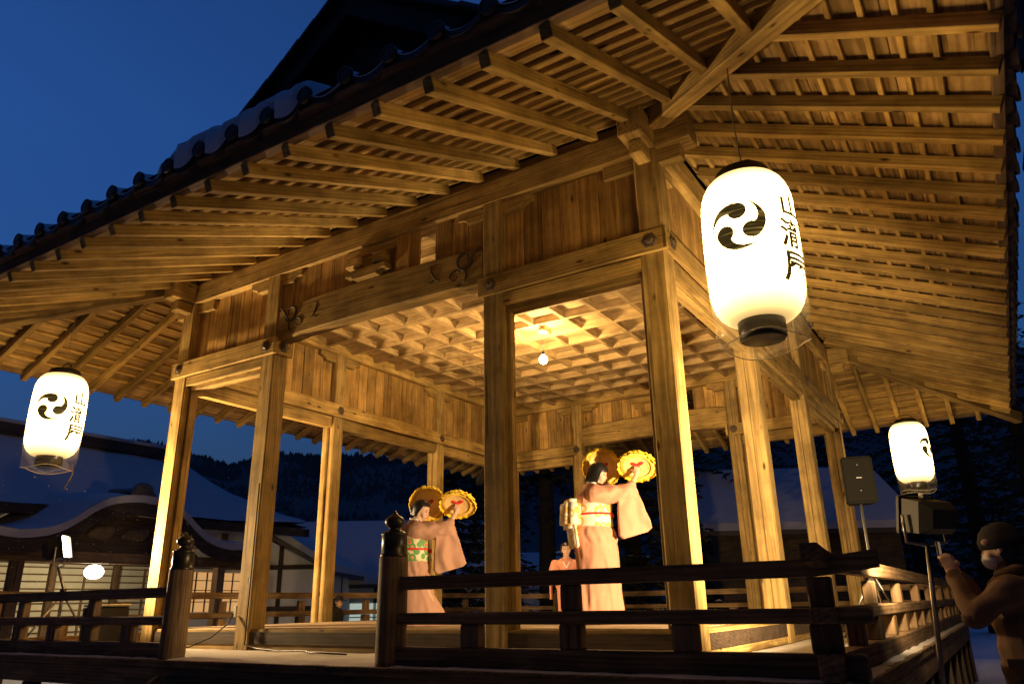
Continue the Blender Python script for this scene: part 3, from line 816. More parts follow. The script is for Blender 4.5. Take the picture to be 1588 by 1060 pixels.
def crest_mesh():
    n = 96; S = 0.20; v, f = [], []; idx = {}
    heads = [math.radians(q) for q in (88, -32, 208)]
    def inside(x, y):
        r = math.hypot(x, y)
        if r > 1: return False
        for h in heads:
            if (x-0.55*math.cos(h))**2+(y-0.55*math.sin(h))**2 < 0.325**2: return True
            t = ((math.atan2(y, x)-h) % (2*math.pi))/math.radians(112)
            if t < 1:
                ro = 0.875+0.125*min(1, t*2.2); ri = ro-0.66*(1-t)**1.55
                if ri < r < ro and (r > 0.45 or t < 0.15): return True
        return False
    def vert(i, j):
        if (i, j) not in idx:
            x, y = -1+2*i/n, -1+2*j/n
            az = x*S/LR; d = 0.60-y*S*1.13
            r = lan_r(d)+0.0095
            idx[(i, j)] = len(v); v.append((r*math.cos(az), r*math.sin(az), -d))
        return idx[(i, j)]
    for i in range(n):
        for j in range(n):
            if inside(-1+2*(i+.5)/n, -1+2*(j+.5)/n): f.append((vert(i, j), vert(i+1, j), vert(i+1, j+1), vert(i, j+1)))
    return pydata(v, f, 'crest')
crest = crest_mesh()
def glyph(ch, size, d0):
    cu = bpy.data.curves.new('g', 'FONT'); cu.body = ch; cu.size = size; cu.align_x = 'CENTER'
    cu.resolution_u = 3; cu.offset = 0.0045
    o = bpy.data.objects.new('g', cu); TS.collection.objects.link(o)
    TS.view_layers[0].update(); me = bpy.data.meshes.new_from_object(o.evaluated_get(TS.view_layers[0].depsgraph)); bpy.data.objects.remove(o)
    bm = bmesh.new(); bm.from_mesh(me)
    for _ in range(5):
        bmesh.ops.triangulate(bm, faces=bm.faces)
        lo_ = [e for e in bm.edges if e.calc_length() > 0.03]
        if not lo_: break
        bmesh.ops.subdivide_edges(bm, edges=lo_, cuts=1)
    ys = [v.co.y for v in bm.verts] or [0]; ym = (max(ys)+min(ys))/2
    for v in bm.verts:
        az = v.co.x*1.16/LR; d = d0-(v.co.y-ym)*1.1; r = lan_r(d)+0.0095
        v.co = Vector((r*math.cos(az), r*math.sin(az), -d))
    return from_bm(bm, 'glyph_'+ch)
glyphs = [glyph('山', 0.21, 0.42), glyph('瀧', 0.25, 0.69), glyph('屋', 0.27, 0.99)]
def film_mesh():
    rnd = random.Random(3); n = 44; v, f = [], []
    zs = [-0.75, -0.95, -1.10, -1.22, -1.34, -1.45, -1.53, -1.50]
    rs = [1.02, 1.02, 1.02, 1.01, 1.0, 0.97, 0.93, 0.60]
    for i, (z, s) in enumerate(zip(zs, rs)):
        for k in range(n):
            a = 2*math.pi*k/n
            w = 1+0.05*(i/7)*math.sin(5*a+1.3*i)+0.04*(i/7)*noise.noise((math.cos(a)*3, math.sin(a)*3, z*5))
            r = max(LR*s*w, lan_r(min(1.34, -z))+0.012)
            v.append((r*math.cos(a), r*math.sin(a), z+0.03*(i/7)*math.sin(3*a+0.7)))
    for i in range(len(zs)-1):
        for k in range(n):
            a = i*n+k; b = i*n+(k+1) % n; f.append((a, b, b+n, a+n))
    return pydata(v, f, 'film', True)
film = film_mesh()
hem = tube_mesh([(LR*1.0*(1+0.04*math.sin(5*a_+7))*math.cos(a_)*0.93, LR*(1+0.04*math.sin(5*a_+7))*math.sin(a_)*0.93, -1.535+0.025*math.sin(3*a_+0.7)) for a_ in [6.2832*k/60 for k in range(61)]], 0.005, 5)
HEM = plain('film_hem', (0.75, 0.66, 0.45), 0.4)
handle = tube_mesh([(-0.14, 0, 0.07), (-0.13, 0, 0.15), (-0.06, 0, 0.20), (0, 0, 0.205), (0.06, 0, 0.20), (0.13, 0, 0.15), (0.14, 0, 0.07)], 0.010, 6)
CORD = plain('cord', (0.25, 0.2, 0.12), 0.8)
def lantern(x, y, ztop, zhang, az_crest, az_text, label, tilt=0, tail=None):
    t = thing('paper_lantern', label, 'lantern', (x, y, ztop), 0, 'white paper lanterns hanging at the roof corners')
    B = Matrix.Translation((x, y, ztop)) @ Matrix.Diagonal((1, 1, KZ, 1))
    pb = obj('paper_body', pm_, PAPER, t, B)
    obj('crest', crest, INK, pb, B @ Matrix.Rotation(az_crest, 4, 'Z'))
    for g in glyphs: obj('written_character', g, INK, pb, B @ Matrix.Rotation(az_text, 4, 'Z'))
    obj('top_cap', cap_top, BLACK, t, B); obj('bottom_cap', cap_bot, BLACK, t, B)
    obj('handle', handle, IRON, t, B)
    obj('plastic_cover', film, FILM, t, B @ Matrix.Rotation(az_crest, 4, 'Z'))
    obj('cover_hem', hem, HEM, t, B @ Matrix.Rotation(az_crest, 4, 'Z'))
    obj('hanging_cord', tube_mesh([(x+0.01, y, ztop+0.17), (x-0.01, y, (ztop+zhang)/2), (x, y, zhang)], 0.006, 6), CORD, t)
    if tail:
        c, s = math.cos(tail), math.sin(tail)
        q = [Vector((x+c*0.33, y+s*0.33, ztop-1.28)), Vector((x+c*0.35, y+s*0.35, ztop-1.40)), Vector((x+c*0.31, y+s*0.31, ztop-1.52)), Vector((x+c*0.27, y+s*0.27, ztop-1.60))]
        obj('loose_tie', tube_mesh(q, 0.008, 6), CORD, t)
    return t
DG = 1.04; KZ = 0.87
def az_to_cam(x, y): return math.atan2(-6.34-y, 2.216-x)
def hipz(n): return 4.97-0.41*n
aR = az_to_cam(DG, -DG); aL = az_to_cam(-W-DG, -DG); aB = az_to_cam(DG, D+DG)
lantern(DG, -DG, 3.48, hipz(DG), aR-R_(12), aR+R_(61), 'large glowing paper lantern with black swirl crest hanging from the near roof corner')
lantern(-W-DG, -DG, 3.60, hipz(DG), aL-R_(16), aL+R_(48), 'glowing paper lantern at the left roof corner against the blue sky', tail=aL+R_(60))
lantern(DG, D+DG, 3.66, hipz(DG), aB+R_(62), aB+R_(140), 'smaller-looking glowing paper lantern at the far right corner above the floodlight')

# ------------------------------------------------------------------ bare bulb under the ceiling
bx, by = -3.76, 4.2
bulb = thing('light_bulb', 'bare glowing bulb hanging on a short cord from the coffered ceiling', 'light bulb', (bx, by, 4.33))
BULB = emis('bulb_glow', (1.0, 0.72, 0.36), 15)
obj('glass_bulb', lathe_mesh([(0.004, -0.10), (0.04, -0.09), (0.066, -0.055), (0.072, -0.02), (0.06, 0.02), (0.034, 0.05), (0.022, 0.065)], 20), BULB, bulb, Matrix.Translation((bx, by, 4.33)))
obj('socket', lathe_mesh([(0.024, 0.06), (0.026, 0.065), (0.026, 0.12), (0.012, 0.135)], 16), BLACK, bulb, Matrix.Translation((bx, by, 4.33)))
obj('cord', tube_mesh([(bx, by, 4.46), (bx, by, CZ+0.1)], 0.005, 6), BLACK, bulb)
obj('ceiling_rose', lathe_mesh([(0.07, 0), (0.075, 0.01), (0.06, 0.03), (0.05, 0.05)], 20), plain('porcelain', (0.8, 0.78, 0.72), 0.3), bulb, Matrix.Translation((bx, by, CZ-0.052)))
def point(name, loc, power, col, rad, parent=None):
    l = bpy.data.lights.new(name, 'POINT'); l.energy = power; l.color = col; l.shadow_soft_size = rad
    o = bpy.data.objects.new(name, l); COL.objects.link(o); place(o, Matrix.Translation(loc), parent); return o
point('bulb_lamp', (bx, by, 4.32), BULB_W, (1.0, 0.66, 0.29), 0.086, bulb)

# ------------------------------------------------------------------ floodlights on stands
GREY = plain('grey_enamel', (0.032, 0.031, 0.027), 0.45, 0.2, 0.15, 8)
STEEL = plain('stand_steel', (0.35, 0.35, 0.34), 0.35, 0.9, 0.15, 12)
LENS = emis('flood_glass', (1.0, 0.86, 0.62), 12)
def spot(name, loc, target, power, col, ang, blend, parent, rad=0.09):
    l = bpy.data.lights.new(name, 'SPOT'); l.energy = power; l.color = col; l.spot_size = R_(ang); l.spot_blend = blend; l.shadow_soft_size = rad
    o = bpy.data.objects.new(name, l); COL.objects.link(o)
    d = Vector(target)-Vector(loc)
    place(o, Matrix.Translation(loc) @ d.to_track_quat('-Z', 'Y').to_matrix().to_4x4(), parent); return o
def floodlight(base, head, target, label, power, col, ang, wide=0.36, high=0.24, box=True, tripod=True):
    t = thing('floodlight', label, 'floodlight', base)
    d = (Vector(target)-Vector(head)).normalized()
    F = Matrix.Translation(head) @ frame(d)          # local x = beam direction
    # housing: deep tapered box open to the front
    bm = bmesh.new()
    w, h = wide/2, high/2
    r0 = [(0.06, -w, -h), (0.06, w, -h), (0.06, w, h), (0.06, -w, h)]
    r1 = [(-0.12, -w, -h), (-0.12, w, -h), (-0.12, w, h*0.9), (-0.12, -w, h*0.9)]
    r2 = [(-0.21, -w*0.75, -h*0.6), (-0.21, w*0.75, -h*0.6), (-0.21, w*0.75, h*0.5), (-0.21, -w*0.75, h*0.5)]
    R4 = [[bm.verts.new(p) for p in r] for r in (r0, r1, r2)]
    for a, b in ((R4[0], R4[1]), (R4[1], R4[2])):
        for i in range(4): bm.faces.new((a[i], a[(i+1) % 4], b[(i+1) % 4], b[i]))
    bm.faces.new(R4[2]); bmesh.ops.recalc_face_normals(bm, faces=bm.faces)
    hs = obj('housing', from_bm(bm), GREY, t, F)
    for (y0, y1, z0, z1) in ((-w-0.012, w+0.012, h, h+0.015), (-w-0.012, w+0.012, -h-0.015, -h), (-w-0.014, -w+0.001, -h, h), (w-0.001, w+0.014, -h, h)):
        me = box_mesh(0.03, y1-y0, z1-z0, 0.003); obj('frame', me, GREY, hs, F @ Matrix.Translation((0.06, (y0+y1)/2, (z0+z1)/2)))
    obj('lens', box_mesh(0.01, wide-0.01, high-0.01, 0), LENS, hs, F @ Matrix.Translation((0.045, 0, 0)))
    obj('hinge', box_mesh(0.05, 0.05, 0.04, 0.006), STEEL, hs, F @ Matrix.Translation((-0.02, 0, h+0.02)))
    # yoke and stand
    hp = Vector(head); s = F.to_3x3() @ Vector((0, 1, 0))
    yoke = [hp+s*(w+0.03), hp+s*(w+0.03)-Vector((0, 0, high*0.8)), hp-Vector((0, 0, high*0.9)), hp-s*(w+0.03)-Vector((0, 0, high*0.8)), hp-s*(w+0.03)]
    obj('yoke', tube_mesh(yoke, 0.012, 6), STEEL, t)
    b = Vector(base)
    obj('pole', tube_mesh([hp-Vector((0, 0, high*0.9)), Vector((b.x, b.y, b.z+0.75)), Vector((b.x, b.y, b.z+0.25))], [0.016, 0.022, 0.022], 10), STEEL, t)
    obj('clamp', lathe_mesh([(0.035, -0.04), (0.04, -0.03), (0.04, 0.03), (0.035, 0.04)], 12), BLACK, t, Matrix.Translation((b.x, b.y, b.z+0.7)))
    for k in range(3):
        a = 0.6+k*2.094; e = b+Vector((math.cos(a)*0.48, math.sin(a)*0.48, 0.012))
        obj('leg', tube_mesh([Vector((b.x, b.y, b.z+0.68)), e], 0.014, 8), STEEL, t)
    spot('flood_beam', hp+d*0.10, target, power, col, ang, 0.6, t)
    return t
floodlight((1.66, 0.22, GZ), (1.75, 0.06, 0.98), (-3.6, 4.6, 2.5), 'grey floodlight on a steel stand outside the right railing, aimed at the stage', FR_W, (1.0, 0.69, 0.36), 130, 0.30, 0.24)
floodlight((-8.70, -0.52, ZV+0.03), (-8.74, -0.62, 1.25), (-4.5, 2.6, 2.6), 'small blazing floodlight on a stand behind the left railing', FL_W, (1.0, 0.66, 0.31), 130, 0.25, 0.29)

# ------------------------------------------------------------------ loudspeaker on tripod
SPK = plain('speaker_shell', (0.007, 0.007, 0.006), 0.9, 0, 0.2, 30, spec=0.08)
sx_, sy_ = 0.88, 3.55
tr = thing('speaker_tripod', 'steel tripod stand carrying the loudspeaker beside the right-hand posts', 'tripod', (sx_, sy_, ZV+0.03))
obj('pole', tube_mesh([(sx_, sy_, 0.12), (sx_, sy_, 0.75), (sx_, sy_, 0.76), (sx_, sy_, 1.46)], [0.024, 0.024, 0.017, 0.017], 10), STEEL, tr)
obj('collar', lathe_mesh([(0.032, -0.05), (0.036, -0.04), (0.036, 0.04), (0.03, 0.05)], 12), BLACK, tr, Matrix.Translation((sx_, sy_, 0.77)))
for k in range(3):
    a = 0.9+k*2.094
    lg = obj('leg', tube_mesh([(sx_, sy_, 0.68), (sx_+math.cos(a)*0.42, sy_+math.sin(a)*0.42, ZV+0.04)], 0.015, 8), STEEL, tr)
    obj('brace', tube_mesh([(sx_, sy_, 0.2), (sx_+math.cos(a)*0.24, sy_+math.sin(a)*0.24, 0.27)], 0.009, 6), STEEL, lg)
sp = thing('loudspeaker', 'black portable loudspeaker mounted on the tripod right of the stage', 'loudspeaker', (sx_, sy_, 1.46))
Fs = Matrix.Translation((sx_, sy_, 1.735)) @ Matrix.Rotation(R_(18), 4, 'Z')
def spk_mesh():
    bm = bmesh.new(); bmesh.ops.create_cube(bm, size=1)
    for v in bm.verts:
        v.co.x *= 0.36*(0.72 if v.co.y > 0 else 1); v.co.y *= 0.30; v.co.z *= 0.55
    bmesh.ops.bevel(bm, geom=list(bm.edges), offset=0.02, segments=2, affect='EDGES'); return from_bm(bm)
cb = obj('cabinet', spk_mesh(), SPK, sp, Fs)
obj('grille', box_mesh(0.31, 0.012, 0.50, 0.005), plain('speaker_grille', (0.008, 0.0075, 0.006), 0.9, 0.0, 0.2, 60, spec=0.08), cb, Fs @ Matrix.Translation((0, -0.153, 0)))
obj('badge', box_mesh(0.06, 0.004, 0.012, 0.001), plain('badge', (0.25, 0.24, 0.22), 0.5, 0.3), cb, Fs @ Matrix.Translation((0, -0.162, 0.02)))
for z in (0.17, -0.13): obj('badge', box_mesh(0.012, 0.004, 0.012, 0.001), plain('badge', (0.25, 0.24, 0.22), 0.5, 0.3), cb, Fs @ Matrix.Translation((0, -0.162, z)))
# ------------------------------------------------------------------ people
from mathutils import Euler
SKIN = plain('skin', (0.62, 0.40, 0.28), 0.55, 0, 0.06, 9)
HAIR = plain('black_hair', (0.012, 0.010, 0.010), 0.38, 0, 0.3, 40, spec=0.5)
EYE = plain('eye_dark', (0.02, 0.015, 0.012), 0.3)
LIP = plain('lips', (0.5, 0.12, 0.10), 0.5)
TABI = plain('white_cotton', (0.78, 0.76, 0.72), 0.8)
def cloth(name, col, var=0.08, scale=14): return plain(name, col, 0.85, 0, var, scale, 0.25, 0.15)
K_SALMON = cloth('salmon_kimono', (0.60, 0.30, 0.20)); K_BEIGE = cloth('dusty_pink_kimono', (0.47, 0.27, 0.19)); K_SEAT = cloth('coral_kimono', (0.62, 0.28, 0.18))
RED = cloth('red_cloth', (0.65, 0.05, 0.04)); YEL = cloth('yellow_petals', (0.92, 0.62, 0.05), 0.12, 30); STRAW = cloth('straw', (0.90, 0.62, 0.25), 0.10, 30)
def obi_mat(name, base, spots):
    m, n, b = mat_new(name); N = n.nodes.new; L = n.links.new
    tc = N('ShaderNodeTexCoord'); vo = N('ShaderNodeTexVoronoi'); vo.inputs['Scale'].default_value = 11; L(tc.outputs['Object'], vo.inputs['Vector'])
    rp = N('ShaderNodeValToRGB'); e = rp.color_ramp.elements; e[0].position = 0.0; e[0].color = (*spots[0], 1); e[1].position = 0.52; e[1].color = (*base, 1)
    for k, c in enumerate(spots[1:]):
        q = e.new(0.16+0.13*k); q.color = (*c, 1)
    rp.color_ramp.interpolation = 'CONSTANT'; L(vo.outputs['Distance'], rp.inputs[0])
    L(rp.outputs[0], b.inputs['Base Color']); b.inputs['Roughness'].default_value = 0.6; return m
OBI_W = obi_mat('white_gold_sash', (0.80, 0.74, 0.60), [(0.62, 0.36, 0.08), (0.82, 0.76, 0.6), (0.68, 0.42, 0.10)])
OBI_F = obi_mat('floral_sash', (0.72, 0.66, 0.42), [(0.55, 0.05, 0.12), (0.70, 0.30, 0.12), (0.12, 0.32, 0.08)])
def hand(parts, wrist, d, nrm, grip=0.7, s=1, k=1.08):
    """d: direction wrist->fingers, nrm: palm facing; fingers curl towards nrm; s=+1/-1 thumb side"""
    w = Vector(wrist); d = Vector(d).normalized(); nrm = Vector(nrm); nrm = (nrm-d*nrm.dot(d)).normalized(); side = d.cross(nrm)*s
    parts.append(('c', w, 0.022*k, w+d*0.03*k, 0.026*k))
    for q in (-0.024, -0.008, 0.009, 0.025):
        parts.append(('c', w+d*0.02*k+side*q*0.7*k, 0.014*k, w+d*0.085*k+side*q*k, 0.012*k))
    for q, L in ((-0.027, 0.060), (-0.009, 0.074), (0.010, 0.080), (0.028, 0.070)):
        p = w+d*0.085*k+side*q*k; L *= k
        a = grip*1.1; d1 = d*math.cos(a)+nrm*math.sin(a); p1 = p+d1*L*0.45
        a = grip*2.2; d2 = d*math.cos(a)+nrm*math.sin(a); p2 = p1+d2*L*0.32
        a = grip*2.8; d3 = d*math.cos(a)+nrm*math.sin(a); p3 = p2+d3*L*0.24
        parts += [('c', p, 0.0095*k, p1, 0.009*k), ('c', p1, 0.009*k, p2, 0.0082*k), ('c', p2, 0.0082*k, p3, 0.007*k)]
    t0 = w+d*0.03*k+side*0.025*k; t1 = t0+(d*0.5+side*0.7+nrm*0.4).normalized()*0.04*k; t2 = t1+(d*0.6+nrm*0.7).normalized()*0.032*k
    parts += [('c', t0, 0.013*k, t1, 0.010*k), ('c', t1, 0.010*k, t2, 0.008*k)]
def head_parts(parts, c, rot, k=1.0):
    H = Matrix.Translation(c) @ Euler(rot).to_matrix().to_4x4()
    def e(p, r): parts.append(('e', H @ (Vector(p)*k), tuple(q*k for q in r), rot))
    e((-0.008, 0, 0.02), (0.098, 0.080, 0.100)); e((0.018, 0, -0.055), (0.066, 0.058, 0.066)); e((0.05, 0, -0.095), (0.026, 0.028, 0.024))
    e((0.088, 0, -0.028), (0.020, 0.013, 0.020)); e((0.082, 0, -0.008), (0.012, 0.010, 0.026)); e((0.075, 0, -0.068), (0.014, 0.024, 0.010))
    for s in (1, -1):
        e((-0.005, s*0.081, -0.012), (0.020, 0.010, 0.030)); e((0.055, s*0.038, -0.045), (0.028, 0.026, 0.030))
    return H
def face(H, parent, k=1.0):
    for s in (1, -1):
        obj('eye', blob_small(0.006, 0.014, 0.0055), EYE, parent, H @ Matrix.Translation(Vector((0.083, s*0.033, 0.004))*k) @ Matrix.Rotation(s*0.35, 4, 'Z'))
        obj('eyebrow', blob_small(0.004, 0.018, 0.003), HAIR, parent, H @ Matrix.Translation(Vector((0.084, s*0.034, 0.026))*k) @ Matrix.Rotation(s*0.35, 4, 'Z'))
    obj('mouth', blob_small(0.005, 0.018, 0.006), LIP, parent, H @ Matrix.Translation(Vector((0.087, 0, -0.069))*k))
_sm = {}
def blob_small(a, b, c):
    if (a, b, c) not in _sm:
        bm = bmesh.new(); bmesh.ops.create_uvsphere(bm, u_segments=10, v_segments=6, radius=1, matrix=Matrix.Diagonal((a, b, c, 1))); _sm[(a, b, c)] = from_bm(bm, 'dot', True)
    return _sm[(a, b, c)]
def hair_mesh(k, style):
    """a shell over the skull that ends at the fringe in front and lower at the sides and back"""
    na, nr = 40, 12; v, f = [], []
    for i in range(na):
        a = 2*math.pi*i/na; fr = math.cos(a)   # +1 front
        if style == 'bob': zb = 0.035 if fr > 0.62 else (-0.115 if fr < 0.45 else 0.035-0.15*(0.62-fr)/0.17)
        elif style == 'cap': zb = 0.030
        else: zb = 0.060 if fr > 0.55 else (-0.075 if fr < 0.0 else 0.060-0.135*(0.55-fr)/0.55)
        for j in range(nr+1):
            t = j/nr; z = 0.128-(0.128-zb)*t**1.0
            zz = (z-0.02)/0.108
            rr = math.sqrt(max(0.0, 1-min(1, max(-0.2, zz))**2)) if zz > 0 else 1.0
            fl = 1.0+(0.10*(-zz) if (style == 'bob' and zz < 0) else (-0.12*(-zz) if zz < 0 else 0))
            w = 1+0.02*math.sin(a*17)+0.015*math.sin(a*31+z*40)
            rx, ry = 0.109*rr*fl*w, 0.094*rr*fl*w
            v.append(((-0.010+rx*math.cos(a))*k, ry*math.sin(a)*k, z*k))
    for i in range(na):
        for j in range(nr):
            a = i*(nr+1)+j; b = ((i+1) % na)*(nr+1)+j; f.append((a, a+1, b+1, b))
    # inner layer closes the shell
    m = len(v)
    for (x, y, z) in v[:m]: v.append((x*0.9, y*0.9, z-0.004*k))
    for i in range(na):
        for j in range(nr):
            a = m+i*(nr+1)+j; b = m+((i+1) % na)*(nr+1)+j; f.append((b, b+1, a+1, a))
        a = i*(nr+1)+nr; b = ((i+1) % na)*(nr+1)+nr; f.append((a, m+a, m+b, b))
    return pydata(v, f, 'hair', True)
def robe_rings(kneel):
    dz = -0.30 if kneel else 0
    up = [(1.02, -0.005, 0, 0.20, 0.20), (1.12, 0.0, 0, 0.188, 0.19), (1.22, 0.0, 0, 0.195, 0.20), (1.30, -0.005, 0, 0.195, 0.215), (1.37, -0.01, 0, 0.165, 0.22), (1.42, -0.012, 0, 0.125, 0.19), (1.455, -0.006, 0, 0.082, 0.115), (1.485, 0.0, 0, 0.070, 0.078), (1.50, 0.002, 0, 0.060, 0.066)]
    up = [(z+dz, a, b, c, d) for z, a, b, c, d in up]
    if kneel:
        lo = [(0.005, 0.06, 0, 0.33, 0.23), (0.05, 0.06, 0, 0.345, 0.24), (0.13, 0.05, 0, 0.33, 0.235), (0.24, 0.03, 0, 0.285, 0.225), (0.36, 0.01, 0, 0.225, 0.21), (0.50, 0.0, 0, 0.19, 0.205), (0.62, -0.005, 0, 0.18, 0.205)]
    else:
        lo = [(0.02, 0.04, 0, 0.235, 0.17), (0.035, 0.04, 0, 0.245, 0.18), (0.12, 0.035, 0, 0.235, 0.18), (0.35, 0.03, 0, 0.225, 0.185), (0.60, 0.02, 0, 0.228, 0.20), (0.70, 0.012, 0, 0.228, 0.208), (0.80, 0.005, 0, 0.232, 0.215), (0.855, 0.0, 0, 0.228, 0.213), (0.875, 0.0, 0, 0.228, 0.213), (0.93, -0.008, 0, 0.222, 0.213), (0.985, -0.006, 0, 0.212, 0.207)]
    return lo+up
def robe_mesh(kneel):
    dz = -0.30 if kneel else 0
    rg = np.array(robe_rings(kneel)); zs = np.unique(np.concatenate([np.linspace(rg[0, 0], 0.95+dz, 58), np.linspace(0.95+dz, rg[-1, 0], 34)]))
    v, f = [], []; n = 110
    cols = [np.interp(zs, rg[:, 0], rg[:, k]) for k in (1, 2, 3, 4)]
    ker = np.array([1, 2, 3, 2, 1])/9.0
    cols = [np.concatenate([c[:2], np.convolve(c, ker, 'valid'), c[-2:]]) for c in cols]
    for i, z in enumerate(zs):
        cx, cy, rx, ry = [c[i] for c in cols]; u = (z-rg[0, 0])/(0.88+dz)
        for k in range(n):
            a = 2*math.pi*k/n; d = 0
            if u < 1:      # skirt: long slanting folds pulled towards the front overlap
                w = noise.noise((math.cos(a)*1.5, math.sin(a)*1.5, z*1.2))
                ph = a*5+2.2*z*(1 if math.sin(a) < 0 else -1)+2.5*w
                d += 0.024*(0.5+0.5*math.cos(ph))**3*(0.5+0.9*(1-u))-0.006
                ph = a*11-5*z+3*w; d += 0.009*(0.5+0.5*math.cos(ph))**2*(1-0.5*u)
                q = (a-(5.35+0.55*(1-u))) % 6.283
                if q < 0.7: d += 0.020*(1-q/0.7)
            if 0.84 < (z-dz) < 1.01: d += 0.020*math.sin((z-dz-0.84)/0.17*math.pi)+0.006*math.sin(a*14+z*20)
            if (z-dz) > 1.24:      # bodice creases running down from the shoulders
                w = noise.noise((math.cos(a)*2, math.sin(a)*2, z*3))
                d += 0.012*(0.5+0.5*math.cos(a*7+9*z+3*w))**3*max(0, min(1, (1.46+dz-z)/0.1))
            d += 0.006*noise.noise((math.cos(a)*5, math.sin(a)*5, z*6))
            v.append((cx+(rx+d)*math.cos(a), cy+(ry+d)*math.sin(a), z))
    for i in range(len(zs)-1):
        for k in range(n):
            a = i*n+k; b = i*n+(k+1) % n; f.append((a, b, b+n, a+n))
    f.append(tuple(range(n))[::-1]); f.append(tuple(range((len(zs)-1)*n, len(zs)*n)))
    return pydata(v, f, 'robe', True)
def hat_mesh():
    n = 56; v, f = [], []
    prof = [(0.002, 0.042), (0.06, 0.040), (0.11, 0.034), (0.16, 0.020), (0.195, 0.002), (0.193, -0.006), (0.155, 0.008), (0.105, 0.020), (0.06, 0.026), (0.002, 0.028)]
    for r, z in prof:
        for k in range(n):
            a = 2*math.pi*k/n; v.append((r*math.cos(a), r*math.sin(a), z))
    for i in range(len(prof)-1):
        for k in range(n):
            a = i*n+k; b = i*n+(k+1) % n; f.append((a, b, b+n, a+n))
    return pydata(v, f, 'hat', True)
def rim_mesh():
    n = 150; v, f = [], []
    for layer, (r0, r1, zz, sd) in enumerate(((0.172, 0.232, 0.008, 3), (0.14, 0.215, 0.030, 8), (0.158, 0.228, -0.014, 5))):
        b0 = len(v); prof = [(0.0, 0.008), (0.35, 0.016), (0.7, 0.012), (1.0, -0.004), (0.85, -0.014)]
        for t, z in prof:
            for k in range(n):
                a = 2*math.pi*k/n; c, s_ = math.cos(a), math.sin(a)
                w = 0.020*noise.noise((c*4.5, s_*4.5, sd))+0.012*noise.noise((c*13, s_*13, sd)); r = r0+(r1-r0)*t+w*t
                v.append((r*c, r*s_, zz+z+t*0.020*noise.noise((c*9, s_*9, sd+2))))
        for i in range(len(prof)-1):
            for k in range(n):
                a = b0+i*n+k; b = b0+i*n+(k+1) % n; f.append((a, b, b+n, a+n))
    return pydata(v, f, 'rim', True)
hm_, rm_ = hat_mesh(), rim_mesh()
bow_ = blob_mesh([('e', (0.020, 0.012, 0.004), (0.022, 0.014, 0.006), (0, 0, 0.5)), ('e', (-0.022, 0.012, 0.004), (0.022, 0.013, 0.006), (0, 0, -0.6)), ('e', (0.0, 0, 0), (0.009, 0.009, 0.007)), ('c', (0.0, 0, 0.002), 0.008, (0.020, -0.030, 0.002), 0.005), ('c', (0.0, 0, 0.002), 0.008, (-0.012, -0.032, 0.002), 0.005)], 0.005, 1)
def flower_hat(c, axis, label):
    axis = Vector(axis).normalized()
    t = thing('flower_hat', label, 'hat', c, 0, 'flower hats held up by the dancers')
    M_ = Matrix.Translation(c) @ axis.to_track_quat('Z', 'Y').to_matrix().to_4x4()
    obj('crown', hm_, STRAW, t, M_); obj('petal_rim', rm_, YEL, t, M_)
    obj('red_tie', bow_, RED, t, M_ @ Matrix.Translation((0, 0, 0.012)) @ Matrix.Diagonal((1.9, 1.9, 1.2, 1)))
    return t
